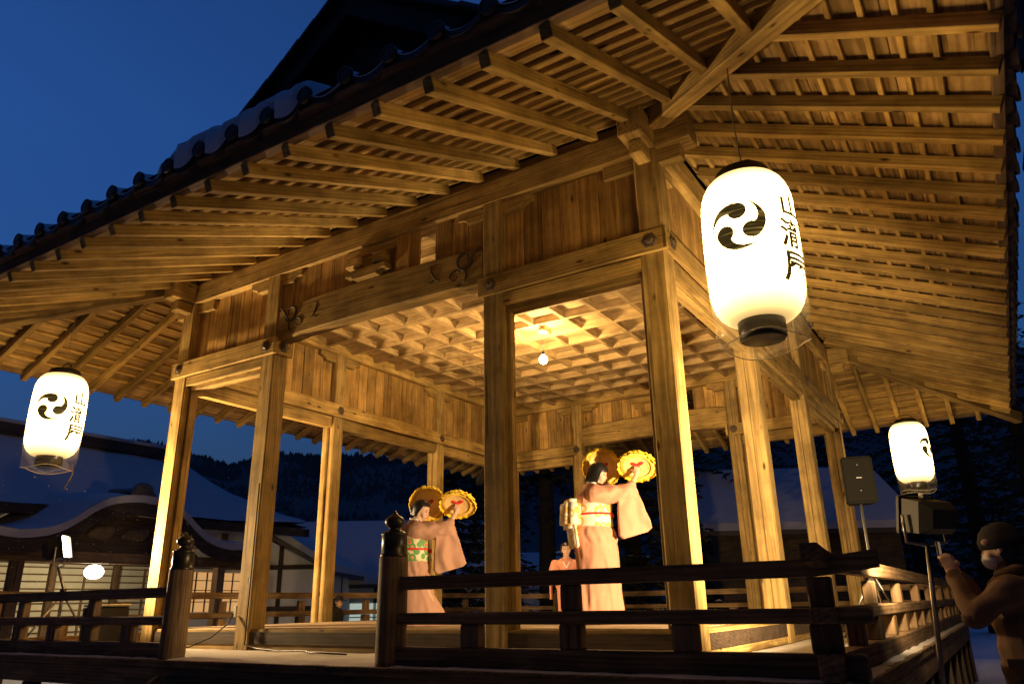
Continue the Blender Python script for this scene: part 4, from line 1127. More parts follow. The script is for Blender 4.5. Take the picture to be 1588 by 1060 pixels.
def dancer(base, rz, label, kneel, kim, obi, hair, drum=True):
    t = thing('person', label, 'person', base, rz)
    B = wm(t); dz = -0.30 if kneel else 0
    body = []
    hc = Vector((0.085, 0, 1.615+dz)); rot = (0.05, 0.30, -0.68)
    H = head_parts(body, hc, rot, 1.03)
    body.append(('c', (0.0, 0, 1.40+dz), 0.058, (0.055, 0, 1.56+dz), 0.052))
    body += [('e', (0, 0, 1.25+dz), (0.10, 0.15, 0.20)), ('e', (0, 0, 0.98+dz), (0.11, 0.14, 0.18))]
    body.append(('c', (0, 0, 1.0+dz), 0.11, (0, 0, 1.3+dz), 0.10))
    for s in (1, -1):
        if kneel:
            body += [('c', (0, s*0.09, 0.66), 0.09, (0.22, s*0.09, 0.14), 0.07), ('c', (0.22, s*0.09, 0.12), 0.06, (-0.20, s*0.09, 0.10), 0.045), ('c', (-0.20, s*0.09, 0.10), 0.04, (-0.30, s*0.09, 0.05), 0.035)]
        else:
            body += [('c', (0, s*0.09, 0.92), 0.09, (0.02, s*0.08, 0.50), 0.06), ('c', (0.02, s*0.08, 0.50), 0.058, (0.01, s*0.075, 0.08), 0.04), ('c', (0.0, s*0.075, 0.05), 0.04, (0.15, s*0.085, 0.03), 0.03)]
    # arms (right = -y is the near one, reaching forward and up; left is raised beside the head)
    rs, re, rw = Vector((-0.01, -0.19, 1.37+dz)), Vector((0.33, -0.25, 1.37+dz)), Vector((0.46, -0.20, 1.57+dz))
    ls, le, lw = Vector((-0.01, 0.19, 1.37+dz)), Vector((0.10, 0.34, 1.48+dz)), Vector((0.16, 0.20, 1.63+dz))
    for a, b, c in ((rs, re, rw), (ls, le, lw)):
        body += [('c', a, 0.052, b, 0.042), ('c', b, 0.042, c, 0.027)]
    vcam = (Vector((2.216, -6.343, 0.414))-Vector(base)).normalized(); vl = (B.to_3x3().inverted() @ vcam)
    hand(body, rw, (0.22, 0.05, 0.9), (0.3, 0.8, 0.1), 0.75, 1); hand(body, lw, (0.15, -0.1, 0.9), (0.5, -0.6, 0.1), 0.75, -1)
    bo = obj('body', blob_mesh(body, 0.0085, 2), SKIN, t, B)
    face(B @ H, bo, 1.03)
    hr = obj('hair', hair_mesh(1.06, hair), HAIR, bo, B @ H)
    if hair != 'bob':
        obj('hair_bun', blob_mesh([('e', (-0.10, 0, -0.02), (0.06, 0.07, 0.06)), ('e', (-0.09, 0.0, -0.065), (0.045, 0.06, 0.035)), ('e', (-0.13, 0.02, -0.01), (0.03, 0.04, 0.03))], 0.008, 1), HAIR, bo, B @ H)
    # robe
    rb = obj('kimono', robe_mesh(kneel), kim, t, B)
    # white collar
    obj('collar', tube_mesh([(0.10, 0.0, 1.385+dz), (0.075, -0.05, 1.44+dz), (0.01, -0.075, 1.497+dz), (-0.055, 0, 1.515+dz), (0.01, 0.075, 1.497+dz), (0.075, 0.05, 1.44+dz), (0.10, 0, 1.385+dz)], 0.012, 6), TABI, rb, B)
    # sleeves
    for s, (a, b, c) in ((-1, (rs, re, rw)), (1, (ls, le, lw))):
        cuff = b.lerp(c, 0.38)
        if s < 0:
            pan = [b+Vector((-0.12, -0.01, 0.06)), cuff+Vector((0.0, 0, 0.035)), cuff+Vector((0.055, 0, -0.05)), Vector((0.575, -0.26, 0.985+dz)), Vector((0.53, -0.27, 0.945+dz)), Vector((0.23, -0.27, 0.865+dz)), Vector((0.19, -0.27, 0.90+dz)), b+Vector((-0.13, -0.01, -0.14))]
            pan = [Vector((p.x, -0.262, p.z)) for p in pan]
        else:
            pan = [b+Vector((-0.10, 0, 0.05)), cuff+Vector((0.05, 0, 0.02)), b+Vector((0.20, 0, -0.42)), b+Vector((-0.14, 0, -0.46)), b+Vector((-0.16, 0, -0.1))]
        parts = [('c', a+Vector((0.0, -s*0.04, -0.02)), 0.125, b, 0.092), ('c', b, 0.092, cuff, 0.062), ('p', pan, (0, 0.052, 0)), ('e', a+Vector((0.01, -s*0.03, -0.06)), (0.10, 0.08, 0.12))]
        me = blob_mesh(parts, 0.011, 3)
        for v in me.vertices:      # folds fan out from the bent elbow and cuff
            dx, dz_ = v.co.x-b.x+0.02, v.co.z-b.z-0.05; r_ = math.hypot(dx, dz_); an = math.atan2(dz_, dx)
            w = noise.noise((v.co.x*4, v.co.z*4, 3.0*s))
            v.co.y += min(0.35, max(0, r_-0.06))*0.075*math.sin(an*9+3*w)+0.010*noise.noise((v.co.x*11, v.co.z*7, 1))
            if v.co.z > b.z-0.06 and v.co.x < b.x: v.co.z += 0.008*math.sin(v.co.x*46+v.co.y*20)
        obj('sleeve', me, kim, rb, B)
    # sash
    z0, z1 = 1.02+dz, 1.26+dz
    ob = obj('sash', loft_mesh([(z0-0.012, 0, 0, 0.19, 0.19), (z0, 0, 0, 0.215, 0.212), (z0+0.06, 0.0, 0, 0.208, 0.208), (z1-0.06, 0.0, 0, 0.208, 0.21), (z1, 0.0, 0, 0.212, 0.217), (z1+0.012, 0.0, 0, 0.19, 0.2)], 40), obi, t, B)
    if drum:
        bm = bmesh.new(); bmesh.ops.create_cube(bm, size=1, matrix=Matrix.Diagonal((0.17, 0.34, 0.32, 1))); bmesh.ops.bevel(bm, geom=list(bm.edges), offset=0.045, segments=4, affect='EDGES')
        obj('sash_drum', from_bm(bm, 'drum', True), obi, ob, B @ Matrix.Translation((-0.275, 0, 1.155+dz)) @ Matrix.Rotation(0.08, 4, 'Y'))
        bm = bmesh.new(); bmesh.ops.create_cube(bm, size=1, matrix=Matrix.Diagonal((0.04, 0.30, 0.26, 1))); bmesh.ops.bevel(bm, geom=list(bm.edges), offset=0.014, segments=2, affect='EDGES')
        obj('sash_tail', from_bm(bm, 'tail', True), obi, ob, B @ Matrix.Translation((-0.255, 0, 0.92+dz)) @ Matrix.Rotation(-0.12, 4, 'Y'))
    obj('sash_cord', loft_mesh([(1.138+dz, 0.0, 0, 0.208, 0.21), (1.15+dz, 0.0, 0, 0.215, 0.217), (1.162+dz, 0.0, 0, 0.208, 0.21)], 36), RED, ob, B)
    obj('cord_knot', blob_small(0.025, 0.035, 0.03), RED, ob, B @ Matrix.Translation((0.165, -0.135, 1.13+dz)))
    if kneel:
        obj('sock', blob_mesh([('c', (-0.26, -0.10, 0.10), 0.045, (-0.31, -0.10, 0.19), 0.04)], 0.01), TABI, t, B); obj('sock', blob_mesh([('c', (-0.26, 0.10, 0.10), 0.045, (-0.31, 0.10, 0.19), 0.04)], 0.01), TABI, t, B)
    else:
        for s in (1, -1): obj('sock', blob_mesh([('c', (0.01, s*0.08, 0.045), 0.046, (0.16, s*0.09, 0.03), 0.032)], 0.01), TABI, t, B)
    return B, (rw, lw)
cu_ = Vector((2.216, -6.343, 0.414))
def make_dancer(base, rz, label, kneel, kim, obi, hair, who, drum=True):
    B, (rw, lw) = dancer(base, rz, label, kneel, kim, obi, hair, drum)
    for w, tilt, nm, dv in ((rw, 0.62, 'nearer', (0.02, 0.0, 0.10)), (lw, 1.15, 'farther', (0.035, 0.0, 0.09))):
        p = B @ (w+Vector(dv)); away = (p-cu_); away.z = 0; away.normalize()
        ax = away*math.sin(tilt)+Vector((0, 0, 1))*math.cos(tilt) + (B.to_3x3() @ Vector((0.12, 0, 0)))
        flower_hat(p+ax.normalized()*0.0, ax, 'yellow flower hat held up in the %s hand of the %s' % (nm, who))
make_dancer((-1.60, 1.42, ZS), R_(44), 'standing dancer in salmon kimono with white gold sash and black bobbed hair, arms raised', False, K_SALMON, OBI_W, 'bob', 'standing dancer')
make_dancer((-3.72, 0.86, ZS), R_(50), 'kneeling dancer in dusty pink kimono with floral sash, hair in a bun', True, K_BEIGE, OBI_F, 'bun', 'kneeling dancer', False)

# seated woman at the back of the stage
def seated(base, rz):
    ch = thing('chair', 'dark chair at the back of the stage under the seated woman', 'chair', base, rz)
    B = wm(ch) @ Matrix.Scale(0.93, 4)
    obj('seat', box_mesh(0.42, 0.42, 0.03, 0.008), W_OLD, ch, B @ Matrix.Translation((0, 0, 0.44)))
    for sx2 in (1, -1):
        for sy2 in (1, -1): obj('leg', box_mesh(0.035, 0.035, 0.425, 0.004), W_OLD, ch, B @ Matrix.Translation((sx2*0.185, sy2*0.185, 0.2125)))
    obj('backrest', box_mesh(0.025, 0.40, 0.26, 0.008), W_OLD, ch, B @ Matrix.Translation((-0.20, 0, 0.72)))
    for s in (1, -1): obj('back_upright', box_mesh(0.03, 0.03, 0.42, 0.004), W_OLD, ch, B @ Matrix.Translation((-0.195, s*0.17, 0.665)))
    t = thing('person', 'woman in coral kimono sitting at the back of the stage beyond the standing dancer', 'person', base, rz)
    body = []; H = head_parts(body, Vector((0.04, 0, 1.10)), (0.05, 0.0, 0.1), 0.95)
    body += [('c', (-0.03, 0, 0.55), 0.11, (-0.02, 0, 0.82), 0.10), ('e', (-0.02, 0, 0.86), (0.10, 0.17, 0.10)), ('c', (0, 0, 0.9), 0.05, (0.02, 0, 1.05), 0.047)]
    for s in (1, -1):
        body += [('c', (0.0, s*0.09, 0.53), 0.085, (0.38, s*0.09, 0.53), 0.065), ('c', (0.38, s*0.09, 0.53), 0.06, (0.38, s*0.09, 0.10), 0.042), ('c', (0.36, s*0.09, 0.045), 0.038, (0.50, s*0.09, 0.03), 0.03)]
        e = Vector((0.05, s*0.25, 0.66)); w = Vector((0.27, s*0.10, 0.63))
        body += [('c', (-0.02, s*0.19, 0.87), 0.05, e, 0.042), ('c', e, 0.042, w, 0.028)]
        hand(body, w, (0.7, -s*0.5, -0.1), (0, 0, -1), 0.35, s, 1.0)
    bo = obj('body', blob_mesh(body, 0.009, 2), SKIN, t, B); face(B @ H, bo, 0.95)
    obj('hair', hair_mesh(0.98, 'up'), HAIR, bo, B @ H)
    obj('hair_bun', blob_mesh([('e', (-0.09, 0, 0.03), (0.05, 0.055, 0.05))], 0.01, 1), HAIR, bo, B @ H)
    parts = [('c', (-0.03, 0, 0.55), 0.16, (-0.03, 0, 0.80), 0.145), ('e', (-0.03, 0, 0.85), (0.125, 0.21, 0.12)), ('c', (-0.02, 0, 0.9), 0.10, (-0.015, 0, 0.955), 0.065)]
    for s in (1, -1):
        parts += [('c', (0.0, s*0.09, 0.53), 0.12, (0.40, s*0.085, 0.53), 0.095), ('c', (0.40, s*0.08, 0.53), 0.095, (0.42, s*0.075, 0.12), 0.085)]
        e = Vector((0.05, s*0.25, 0.66)); w = Vector((0.27, s*0.10, 0.63)); cuff = e.lerp(w, 0.6)
        parts += [('c', (-0.02, s*0.19, 0.86), 0.085, e, 0.08), ('c', e, 0.08, cuff, 0.06), ('p', [(-0.03, s*0.27, 0.70), (0.18, s*0.27, 0.66), (0.20, s*0.27, 0.30), (-0.04, s*0.27, 0.30)], (0, 0.05, 0))]
    rb = obj('kimono', blob_mesh(parts, 0.012, 3), K_SEAT, t, B)
    obj('collar', tube_mesh([(0.115, 0, 0.80), (0.075, -0.05, 0.89), (0.0, -0.07, 0.955), (-0.06, 0, 0.97), (0.0, 0.07, 0.955), (0.075, 0.05, 0.89), (0.115, 0, 0.80)], 0.012, 6), TABI, rb, B)
    obj('sash', loft_mesh([(0.60, -0.03, 0, 0.165, 0.17), (0.61, -0.03, 0, 0.175, 0.18), (0.72, -0.03, 0, 0.172, 0.178), (0.73, -0.03, 0, 0.16, 0.165)], 36), OBI_W, t, B)
seated((-3.66, 4.55, ZS), R_(-62))

# people in outdoor clothes
def bystander(base, rz, label, H, coat, trousers, hat, pose, mask=False):
    k = H/1.72
    t = thing('person', label, 'person', base, rz); B = wm(t) @ Matrix.Scale(k, 4)
    body = []; Hm = head_parts(body, Vector((0.03, 0, 1.58)), (0, 0.06, 0), 1.0)
    body += [('c', (0, 0, 1.38), 0.055, (0.02, 0, 1.52), 0.052), ('c', (0, 0, 0.95), 0.12, (0, 0, 1.28), 0.13), ('e', (0, 0, 1.33), (0.11, 0.19, 0.10))]
    arms = {}
    for s in (1, -1):
        body += [('c', (0, s*0.10, 0.92), 0.085, (0.01, s*0.10, 0.50), 0.06), ('c', (0.01, s*0.10, 0.50), 0.058, (-0.01, s*0.10, 0.09), 0.042), ('c', (-0.02, s*0.10, 0.05), 0.045, (0.17, s*0.11, 0.035), 0.035)]
        sh = Vector((0, s*0.19, 1.36))
        if pose == 'photo': e, w = Vector((0.19, s*0.25, 1.22)), Vector((0.29, s*0.07, 1.46))
        else: e, w = Vector((-0.03, s*0.25, 1.08)), Vector((0.08, s*0.24, 0.84))
        arms[s] = (sh, e, w)
        body += [('c', sh, 0.055, e, 0.045), ('c', e, 0.045, w, 0.03)]
        if pose == 'photo': hand(body, w, (0.25, -s*0.25, 0.9), (0.3, -s*0.9, 0.1), 0.6, -s, 1.0)
        else: hand(body, w, (0.1, 0, -1), (0.2, -s, 0), 0.3, s, 1.0)
    bo = obj('body', blob_mesh(body, 0.010, 2), SKIN, t, B); face(B @ Hm, bo)
    obj('hair', hair_mesh(0.955, 'up'), HAIR, bo, B @ Hm)
    parts = [('c', (0, 0, 0.86), 0.145, (0, 0, 1.12), 0.148), ('c', (0, 0, 1.12), 0.148, (0, 0, 1.28), 0.15), ('e', (0, 0, 1.33), (0.145, 0.225, 0.12)), ('c', (0, 0, 1.36), 0.11, (0.005, 0, 1.45), 0.078)]
    for s in (1, -1):
        sh, e, w = arms[s]; parts += [('c', sh, 0.080, e, 0.066), ('c', e, 0.066, e.lerp(w, 0.88), 0.048), ('c', (0, s*0.07, 0.84), 0.14, (0, s*0.05, 1.2), 0.14)]
    me = blob_mesh(parts, 0.013, 2)
    nm = [v.normal.copy() for v in me.vertices]
    for v, n_ in zip(me.vertices, nm):    # quilting and creases
        v.co += n_*(0.004*math.sin(v.co.z*55)+0.006*noise.noise(v.co*9))
    ct = obj('coat', me, coat, t, B)
    obj('collar', tube_mesh([(0.075, 0, 1.40), (0.06, 0.06, 1.43), (-0.03, 0.085, 1.46), (-0.085, 0, 1.47), (-0.03, -0.085, 1.46), (0.06, -0.06, 1.43), (0.075, 0, 1.40)], 0.030, 10), coat, ct, B)
    obj('hood', blob_mesh([('e', (-0.13, 0, 1.38), (0.06, 0.13, 0.09)), ('e', (-0.11, 0, 1.44), (0.05, 0.11, 0.05))], 0.014, 2), coat, ct, B)
    for s in (1, -1): obj('pocket_flap', box_mesh(0.13, 0.012, 0.05, 0.005), coat, ct, B @ Matrix.Translation((0.03, s*0.195, 0.98)) @ Matrix.Rotation(0.1*s, 4, 'Z'))
    parts = []
    for s in (1, -1): parts += [('c', (0, s*0.095, 0.90), 0.11, (0.01, s*0.10, 0.50), 0.078), ('c', (0.01, s*0.10, 0.50), 0.078, (-0.01, s*0.10, 0.10), 0.065)]
    obj('trousers', blob_mesh(parts, 0.013, 2), trousers, t, B)
    for s in (1, -1): obj('boot', blob_mesh([('c', (-0.02, s*0.10, 0.14), 0.055, (-0.02, s*0.10, 0.05), 0.05), ('c', (-0.02, s*0.10, 0.05), 0.05, (0.17, s*0.11, 0.045), 0.04)], 0.012), BLACK, t, B)
    if hat == 'beanie':
        hm = obj('knit_hat', loft_mesh([(-0.005, -0.012, 0, 0.108, 0.095), (0.005, -0.012, 0, 0.118, 0.104), (0.045, -0.012, 0, 0.121, 0.106), (0.05, -0.012, 0, 0.117, 0.103), (0.09, -0.014, 0, 0.105, 0.092), (0.125, -0.016, 0, 0.075, 0.066), (0.142, -0.018, 0, 0.03, 0.028)], 32), cloth('dark_knit', (0.025, 0.022, 0.022)), bo, B @ Hm)
        obj('hat_badge', blob_small(0.022, 0.006, 0.018), cloth('badge_patch', (0.55, 0.35, 0.25)), hm, B @ Hm @ Matrix.Translation((0.055, 0.094, 0.035)))
    elif hat == 'cap':
        hm = obj('cap', loft_mesh([(0.03, -0.01, 0, 0.112, 0.098), (0.07, -0.01, 0, 0.110, 0.096), (0.11, -0.012, 0, 0.085, 0.075), (0.13, -0.014, 0, 0.03, 0.03)], 32), cloth('dark_cap', (0.03, 0.03, 0.035)), bo, B @ Hm)
        obj('peak', blob_small(0.06, 0.07, 0.008), cloth('dark_cap', (0.03, 0.03, 0.035)), hm, B @ Hm @ Matrix.Translation((0.135, 0, 0.035)))
    if mask:
        obj('face_mask', blob_mesh([('e', (0.055, 0, -0.062), (0.055, 0.066, 0.052))], 0.008, 1), cloth('white_mask', (0.72, 0.70, 0.66)), bo, B @ Hm)
    return B
B = bystander((2.23, -0.52, GZ), math.atan2(0.10, -1.0), 'photographer in brown quilted coat, dark knit hat and white mask raising a phone', 1.90, cloth('brown_coat', (0.16, 0.095, 0.055)), cloth('dark_trousers', (0.03, 0.03, 0.032)), 'beanie', 'photo', True)
ph = thing('phone', 'dark mobile phone held up by the photographer in the brown coat', 'phone', tuple(B @ Vector((0.345, 0, 1.53))), math.atan2(0.10, -1.0))
PB = wm(ph)
obj('case', box_mesh(0.012, 0.085, 0.165, 0.005), BLACK, ph, PB @ Matrix.Translation((0.0, 0, 0.04)))
obj('screen', box_mesh(0.002, 0.074, 0.15, 0.0005), emis('phone_screen', (0.5, 0.35, 0.2), 0.08), ph, PB @ Matrix.Translation((-0.0075, 0, 0.04)))
# ------------------------------------------------------------------ surroundings
def at(px, py, dd):
    d = _f + _r2*((px-794)/FPX) - _u2*((py-530)/FPX)
    return Vector((2.2159, -6.3429, 0.4137))+d*dd
p = at(522, 930, 14.5)
bystander((p.x, p.y, GZ), R_(25), 'dark figure in a peaked cap standing beyond the far railing, left of the newel post', 1.70, cloth('dark_coat', (0.03, 0.026, 0.025)), cloth('dark_trousers2', (0.03, 0.03, 0.032)), 'cap', 'stand')
PLASTER = plain('plaster', (0.62, 0.60, 0.52), 0.85, 0, 0.1, 2)
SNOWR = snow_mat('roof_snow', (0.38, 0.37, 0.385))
# --- the long hall on the left, facing the stage, with a wave-gabled porch
hall = thing('shrine_hall', 'long low hall at left with deep snow on its curved roof and a wave-gabled porch', 'building', (-21.5, 3, GZ))
XE, XR, ZE, ZRG, Y0, Y1 = -18.5, -23.0, 2.85, 5.45, -14.0, 12.9
def curve_roof(off, hip=True, mat=SNOWR):
    v, f = [], []; n = 14; m = 24
    for i in range(n+1):
        u = i/n; x = XE+(XR-XE)*u; z = ZE+(ZRG-ZE)*(0.55*u+0.45*u*u)+off
        yend = Y1-2.4*u if hip else Y1
        for j in range(m+1):
            y = Y0+(yend-Y0)*j/m
            sag = 0.25*max(0, (j/m-0.8)/0.2)**2*(1-u)
            v.append((x, y, z+sag+(0.0 if off == 0 else 0.07*noise.noise((x*.9, y*.7, 0))+0.05*noise.noise((x*2.3, y*2.1, 4)))))
    for i in range(n):
        for j in range(m):
            a = i*(m+1)+j; f.append((a, a+1, a+m+2, a+m+1))
    # back slope and hip end
    b0 = len(v)
    for i in range(n+1):
        u = i/n; x = 2*XR-XE-(XR-XE)*u*1.0 if False else XR-(XE-XR)*(1-u)
        z = ZE+(ZRG-ZE)*(0.55*u+0.45*u*u)+off; yend = Y1-2.4*u
        for j in range(m+1): v.append((x, Y0+(yend-Y0)*j/m, z))
    for i in range(n):
        for j in range(m):
            a = b0+i*(m+1)+j; f.append((a, a+m+1, a+m+2, a+1))
    for i in range(n):
        a = i*(m+1)+m; b = b0+i*(m+1)+m; f.append((a, b, b+m+1, a+m+1))
    return pydata(v, f, 'hall_roof', True)
hr_ = obj('roof', curve_roof(0.0), W_OLD, hall)
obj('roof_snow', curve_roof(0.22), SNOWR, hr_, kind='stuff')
beam('ridge', (XR, Y0, ZRG+0.30), (XR, Y1-2.3, ZRG+0.30), 0.5, 0.35, W_OLD, hr_)
beam('ridge_snow', (XR, Y0, ZRG+0.53), (XR, Y1-2.4, ZRG+0.53), 0.56, 0.12, SNOWR, hr_, bev=0.05)
beam('eave_board', (XE+0.02, Y0, ZE+0.03), (XE+0.02, Y1, ZE+0.05), 0.12, 0.26, W_OLD, hr_)
HW = wood('hall_timber', (0.10, 0.06, 0.03), (0.22, 0.14, 0.07), knots=False)
SLATW = plain('pale_slat', (0.38, 0.36, 0.26), 0.8, 0, 0.1, 3)
xw = -19.8
box('wall', xw-0.15, xw, Y0+0.5, Y1-1.2, GZ, 2.9, PLASTER, hall, 'Y', 0)
y = Y0+1.0; kbay = 0
while y < Y1-2.2:
    box('post', xw+0.002, xw+0.14, y-0.09, y+0.09, GZ, 2.8, HW, hall, 'Z')
    if y > -3.5 and y < 8.6:
        sh_ = box('shutter', xw+0.004, xw+0.03, y+0.10, y+1.70, -0.35, 1.62, plain('shutter_ground', (0.60, 0.58, 0.44), 0.8), hall, 'Y', 0)
        for q in range(11):
            z = -0.30+q*0.185
            box('slat', xw+0.035, xw+0.07, y+0.12, y+1.68, z, z+0.036, HW, sh_, 'Y', 0)
        box('slat', xw+0.032, xw+0.06, y+0.88, y+0.94, -0.34, 1.60, HW, sh_, 'Z', 0)
    elif y >= 8.6:
        sh_ = box('window', xw+0.004, xw+0.03, y+0.10, y+1.70, 0.35, 1.55, emis('lit_window', (1.0, 0.55, 0.20), 0.13), hall, 'Y', 0)
        for q in (0.5, 0.9, 1.3): box('glazing_bar', xw+0.032, xw+0.06, y+q-0.02, y+q+0.02, 0.35, 1.55, HW, sh_, 'Z', 0)
        for q in (0.65, 1.0, 1.3): box('glazing_bar', xw+0.033, xw+0.055, y+0.1, y+1.7, q-0.012, q+0.012, HW, sh_, 'Y', 0)
    y += 1.8
box('lintel', xw+0.003, xw+0.17, Y0+0.6, Y1-1.3, 1.66, 1.95, HW, hall, 'Y')
box('base_rail', xw+0.003, xw+0.2, Y0+0.6, Y1-1.3, -0.75, -0.40, HW, hall, 'Y')
# porch with the wave gable
YP, HWD = 5.3, 3.6
def kara(u):   # u -1..1 : height of the wave gable
    a = abs(u); return 3.05-1.0*(1/(1+math.exp(-(a-0.42)*11)))-0.10*a+(0.10*max(0, a-0.8)/0.2)
def kara_sheet(x0, x1, off, back_rise=0.0):
    v, f = [], []; n = 40; m = 6
    for i in range(m+1):
        x = x0+(x1-x0)*i/m
        for j in range(n+1):
            u = -1+2*j/n; v.append((x, YP+u*HWD, kara(u)+off*(1+0.35*noise.noise((x, u*4, 2)))+back_rise*i/m))
    for i in range(m):
        for j in range(n):
            a = i*(n+1)+j; f.append((a, a+1, a+n+2, a+n+1))
    return pydata(v, f, 'kara', True)
pr = obj('porch_roof', kara_sheet(-16.5, -19.5, 0.0, 0.25), W_OLD, hall)
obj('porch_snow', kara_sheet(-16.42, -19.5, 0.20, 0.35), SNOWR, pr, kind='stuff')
def kara_band(x, t, z0, z1):
    n = 40; prof = [(YP+(-1+2*j/n)*HWD, kara(-1+2*j/n)+z1) for j in range(n+1)]+[(YP+(-1+2*j/n)*HWD, kara(-1+2*j/n)+z0) for j in range(n, -1, -1)]
    me = prism_mesh(prof, t); return me
FY = frame((0, 1, 0))
obj('porch_snow_lip', kara_band(0, 0.12, 0.02, 0.21), SNOWR, pr, Matrix.Translation((-16.45, 0, 0)) @ FY, kind='stuff')
obj('barge_board', kara_band(0, 0.10, -0.30, 0.0), W_OLD, pr, Matrix.Translation((-16.46, 0, 0)) @ FY)
obj('gable_panel', prism_mesh([(YP-2.0, 1.75), (YP+2.0, 1.75), (YP+1.6, 2.1), (YP+1.2, 2.55), (YP+0.6, 2.72), (YP-0.6, 2.72), (YP-1.2, 2.55), (YP-1.6, 2.1)], 0.06), W_OLD, pr, Matrix.Translation((-16.7, 0, 0)) @ FY)
for (a, b) in ((-0.9, 0.5), (0.7, 0.4), (0.0, 0.55)):
    me = blob_mesh([('e', (0, 0, 0), (0.08, b*0.6, 0.16)), ('e', (0, b*0.4, 0.1), (0.07, b*0.3, 0.1)), ('e', (0, -b*0.4, -0.05), (0.07, b*0.35, 0.1))], 0.03, 2)
    obj('gable_carving', me, HW, pr, Matrix.Translation((-16.62, YP+a, 2.25)))
beam('porch_beam', (-16.7, YP-HWD+0.4, 1.66), (-16.7, YP+HWD-0.4, 1.66), 0.2, 0.26, HW, hall)
for s in (-1, 1):
    box('porch_post', -16.82, -16.58, YP+s*2.7-0.12, YP+s*2.7+0.12, GZ, 1.53, HW, hall, 'Z')
# ridge ornament on the porch
orn = blob_mesh([('c', (0, 0, 0), 0.14, (-1.4, 0, 0.12), 0.12), ('e', (0.05, 0, 0.05), (0.12, 0.3, 0.22)), ('e', (0.08, 0.25, -0.08), (0.08, 0.12, 0.12)), ('e', (0.08, -0.25, -0.08), (0.08, 0.12, 0.12))], 0.03, 1)
obj('ridge_ornament', orn, TILE, pr, Matrix.Translation((-16.6, YP, 3.33)))
# paper streamers under the porch beam
for s in (-0.15, 0.15):
    q = [(-16.55, YP+0.9+s, 1.52), (-16.5, YP+0.9+s+0.04, 1.40), (-16.56, YP+0.9+s-0.02, 1.28), (-16.5, YP+0.9+s+0.03, 1.12)]
    obj('paper_streamer', tube_mesh(q, [0.03, 0.05, 0.04, 0.02], 5), TABI, hall)
gl = thing('globe_lamp', 'round white lamp glowing under the porch of the snowy hall', 'lamp', (-17.3, 4.75, 1.3))
obj('globe', lathe_mesh([(0.01, -0.17), (0.12, -0.155), (0.2, -0.09), (0.23, 0.0), (0.2, 0.09), (0.12, 0.155), (0.05, 0.17)], 24), emis('globe_glow', (1.0, 0.90, 0.68), 3.0), gl, Matrix.Translation((-17.3, 4.75, 1.36)))
obj('stem', tube_mesh([(-17.3, 4.75, 1.52), (-17.3, 4.75, 2.3)], 0.015, 6), BLACK, gl)
point('globe_light', (-17.3, 4.75, 1.36), GLOBE_W, (1.0, 0.74, 0.40), 0.24, gl)

# --- white plastered house with a snowy gable, and a long low roof beside it
def house(name, label, base, rz, L, Dp, hw, hr, walls=PLASTER, frames=True, snow_t=0.25, lit=()):
    t = thing(name, label, 'building', base, rz); B = wm(t)
    def lo(x0, x1, y0, y1, z0, z1, nm, mt, par, ax='X', bev=0.0):
        c = Vector(((x0+x1)/2, (y0+y1)/2, (z0+z1)/2)); return obj(nm, box_mesh(x1-x0, y1-y0, z1-z0, bev), mt, par, B @ Matrix.Translation(c))
    wl = lo(-L/2, L/2, -Dp/2, Dp/2, 0, hw, 'wall', walls, t)
    e = 0.6; prof = [(-Dp/2-e, hw-0.25), (0, hr), (Dp/2+e, hw-0.25), (Dp/2+e, hw-0.40), (0, hr-0.18), (-Dp/2-e, hw-0.40)]
    rf = obj('roof', prism_mesh(prof, L+1.2), TILE, t, B @ frame((0, 1, 0)))
    prof = [(-Dp/2-e-0.03, hw-0.25), (-Dp/2-e+0.05, hw-0.25+snow_t), (-0.25, hr+snow_t-0.06), (0, hr+snow_t), (0.25, hr+snow_t-0.06), (Dp/2+e-0.05, hw-0.25+snow_t), (Dp/2+e+0.03, hw-0.25), (0, hr+0.004)]
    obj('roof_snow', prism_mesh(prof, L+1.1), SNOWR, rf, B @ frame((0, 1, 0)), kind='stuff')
    obj('gable', prism_mesh([(-Dp/2, hw), (Dp/2, hw), (0, hr-0.35)], L-0.04), walls, t, B @ frame((0, 1, 0)))
    if frames:
        for s in (1, -1):
            x = s*(L/2+0.02)
            for y in (-Dp/2+0.1, -Dp/6, Dp/6, Dp/2-0.1): lo(x-0.05, x+0.05, y-0.07, y+0.07, 0, hw+(hr-hw)*(1-abs(y)/(Dp/2))*0.85, 'timber', W_OLD, wl)
            for z in (hw*0.5, hw-0.05): lo(x-0.052, x+0.052, -Dp/2, Dp/2, z-0.08, z+0.08, 'timber', W_OLD, wl)
        x = -L/2+0.2
        while x < L/2:
            lo(x-0.06, x+0.06, -Dp/2-0.03, -Dp/2+0.05, 0, hw-0.3, 'timber', W_OLD, wl); x += 1.6
    for (x, z0, z1, w, c, s_) in lit:
        wn = lo(x-w/2, x+w/2, -Dp/2-0.03, -Dp/2-0.002, z0, z1, 'window', emis('pale_window', c, s_), t)
        lo(x-0.025, x+0.025, -Dp/2-0.06, -Dp/2-0.028, z0, z1, 'glazing_bar', W_OLD, wn); lo(x-w/2, x+w/2, -Dp/2-0.058, -Dp/2-0.029, (z0+z1)/2-0.02, (z0+z1)/2+0.02, 'glazing_bar', W_OLD, wn)
    return t
p = at(432, 930, 29)
house('gabled_house', 'small white plastered house with dark timbers and a snowy gable beyond the stage', (p.x, p.y, GZ), R_(122), 5.0, 4.4, 2.9, 4.25, lit=())
p = at(520, 930, 34)
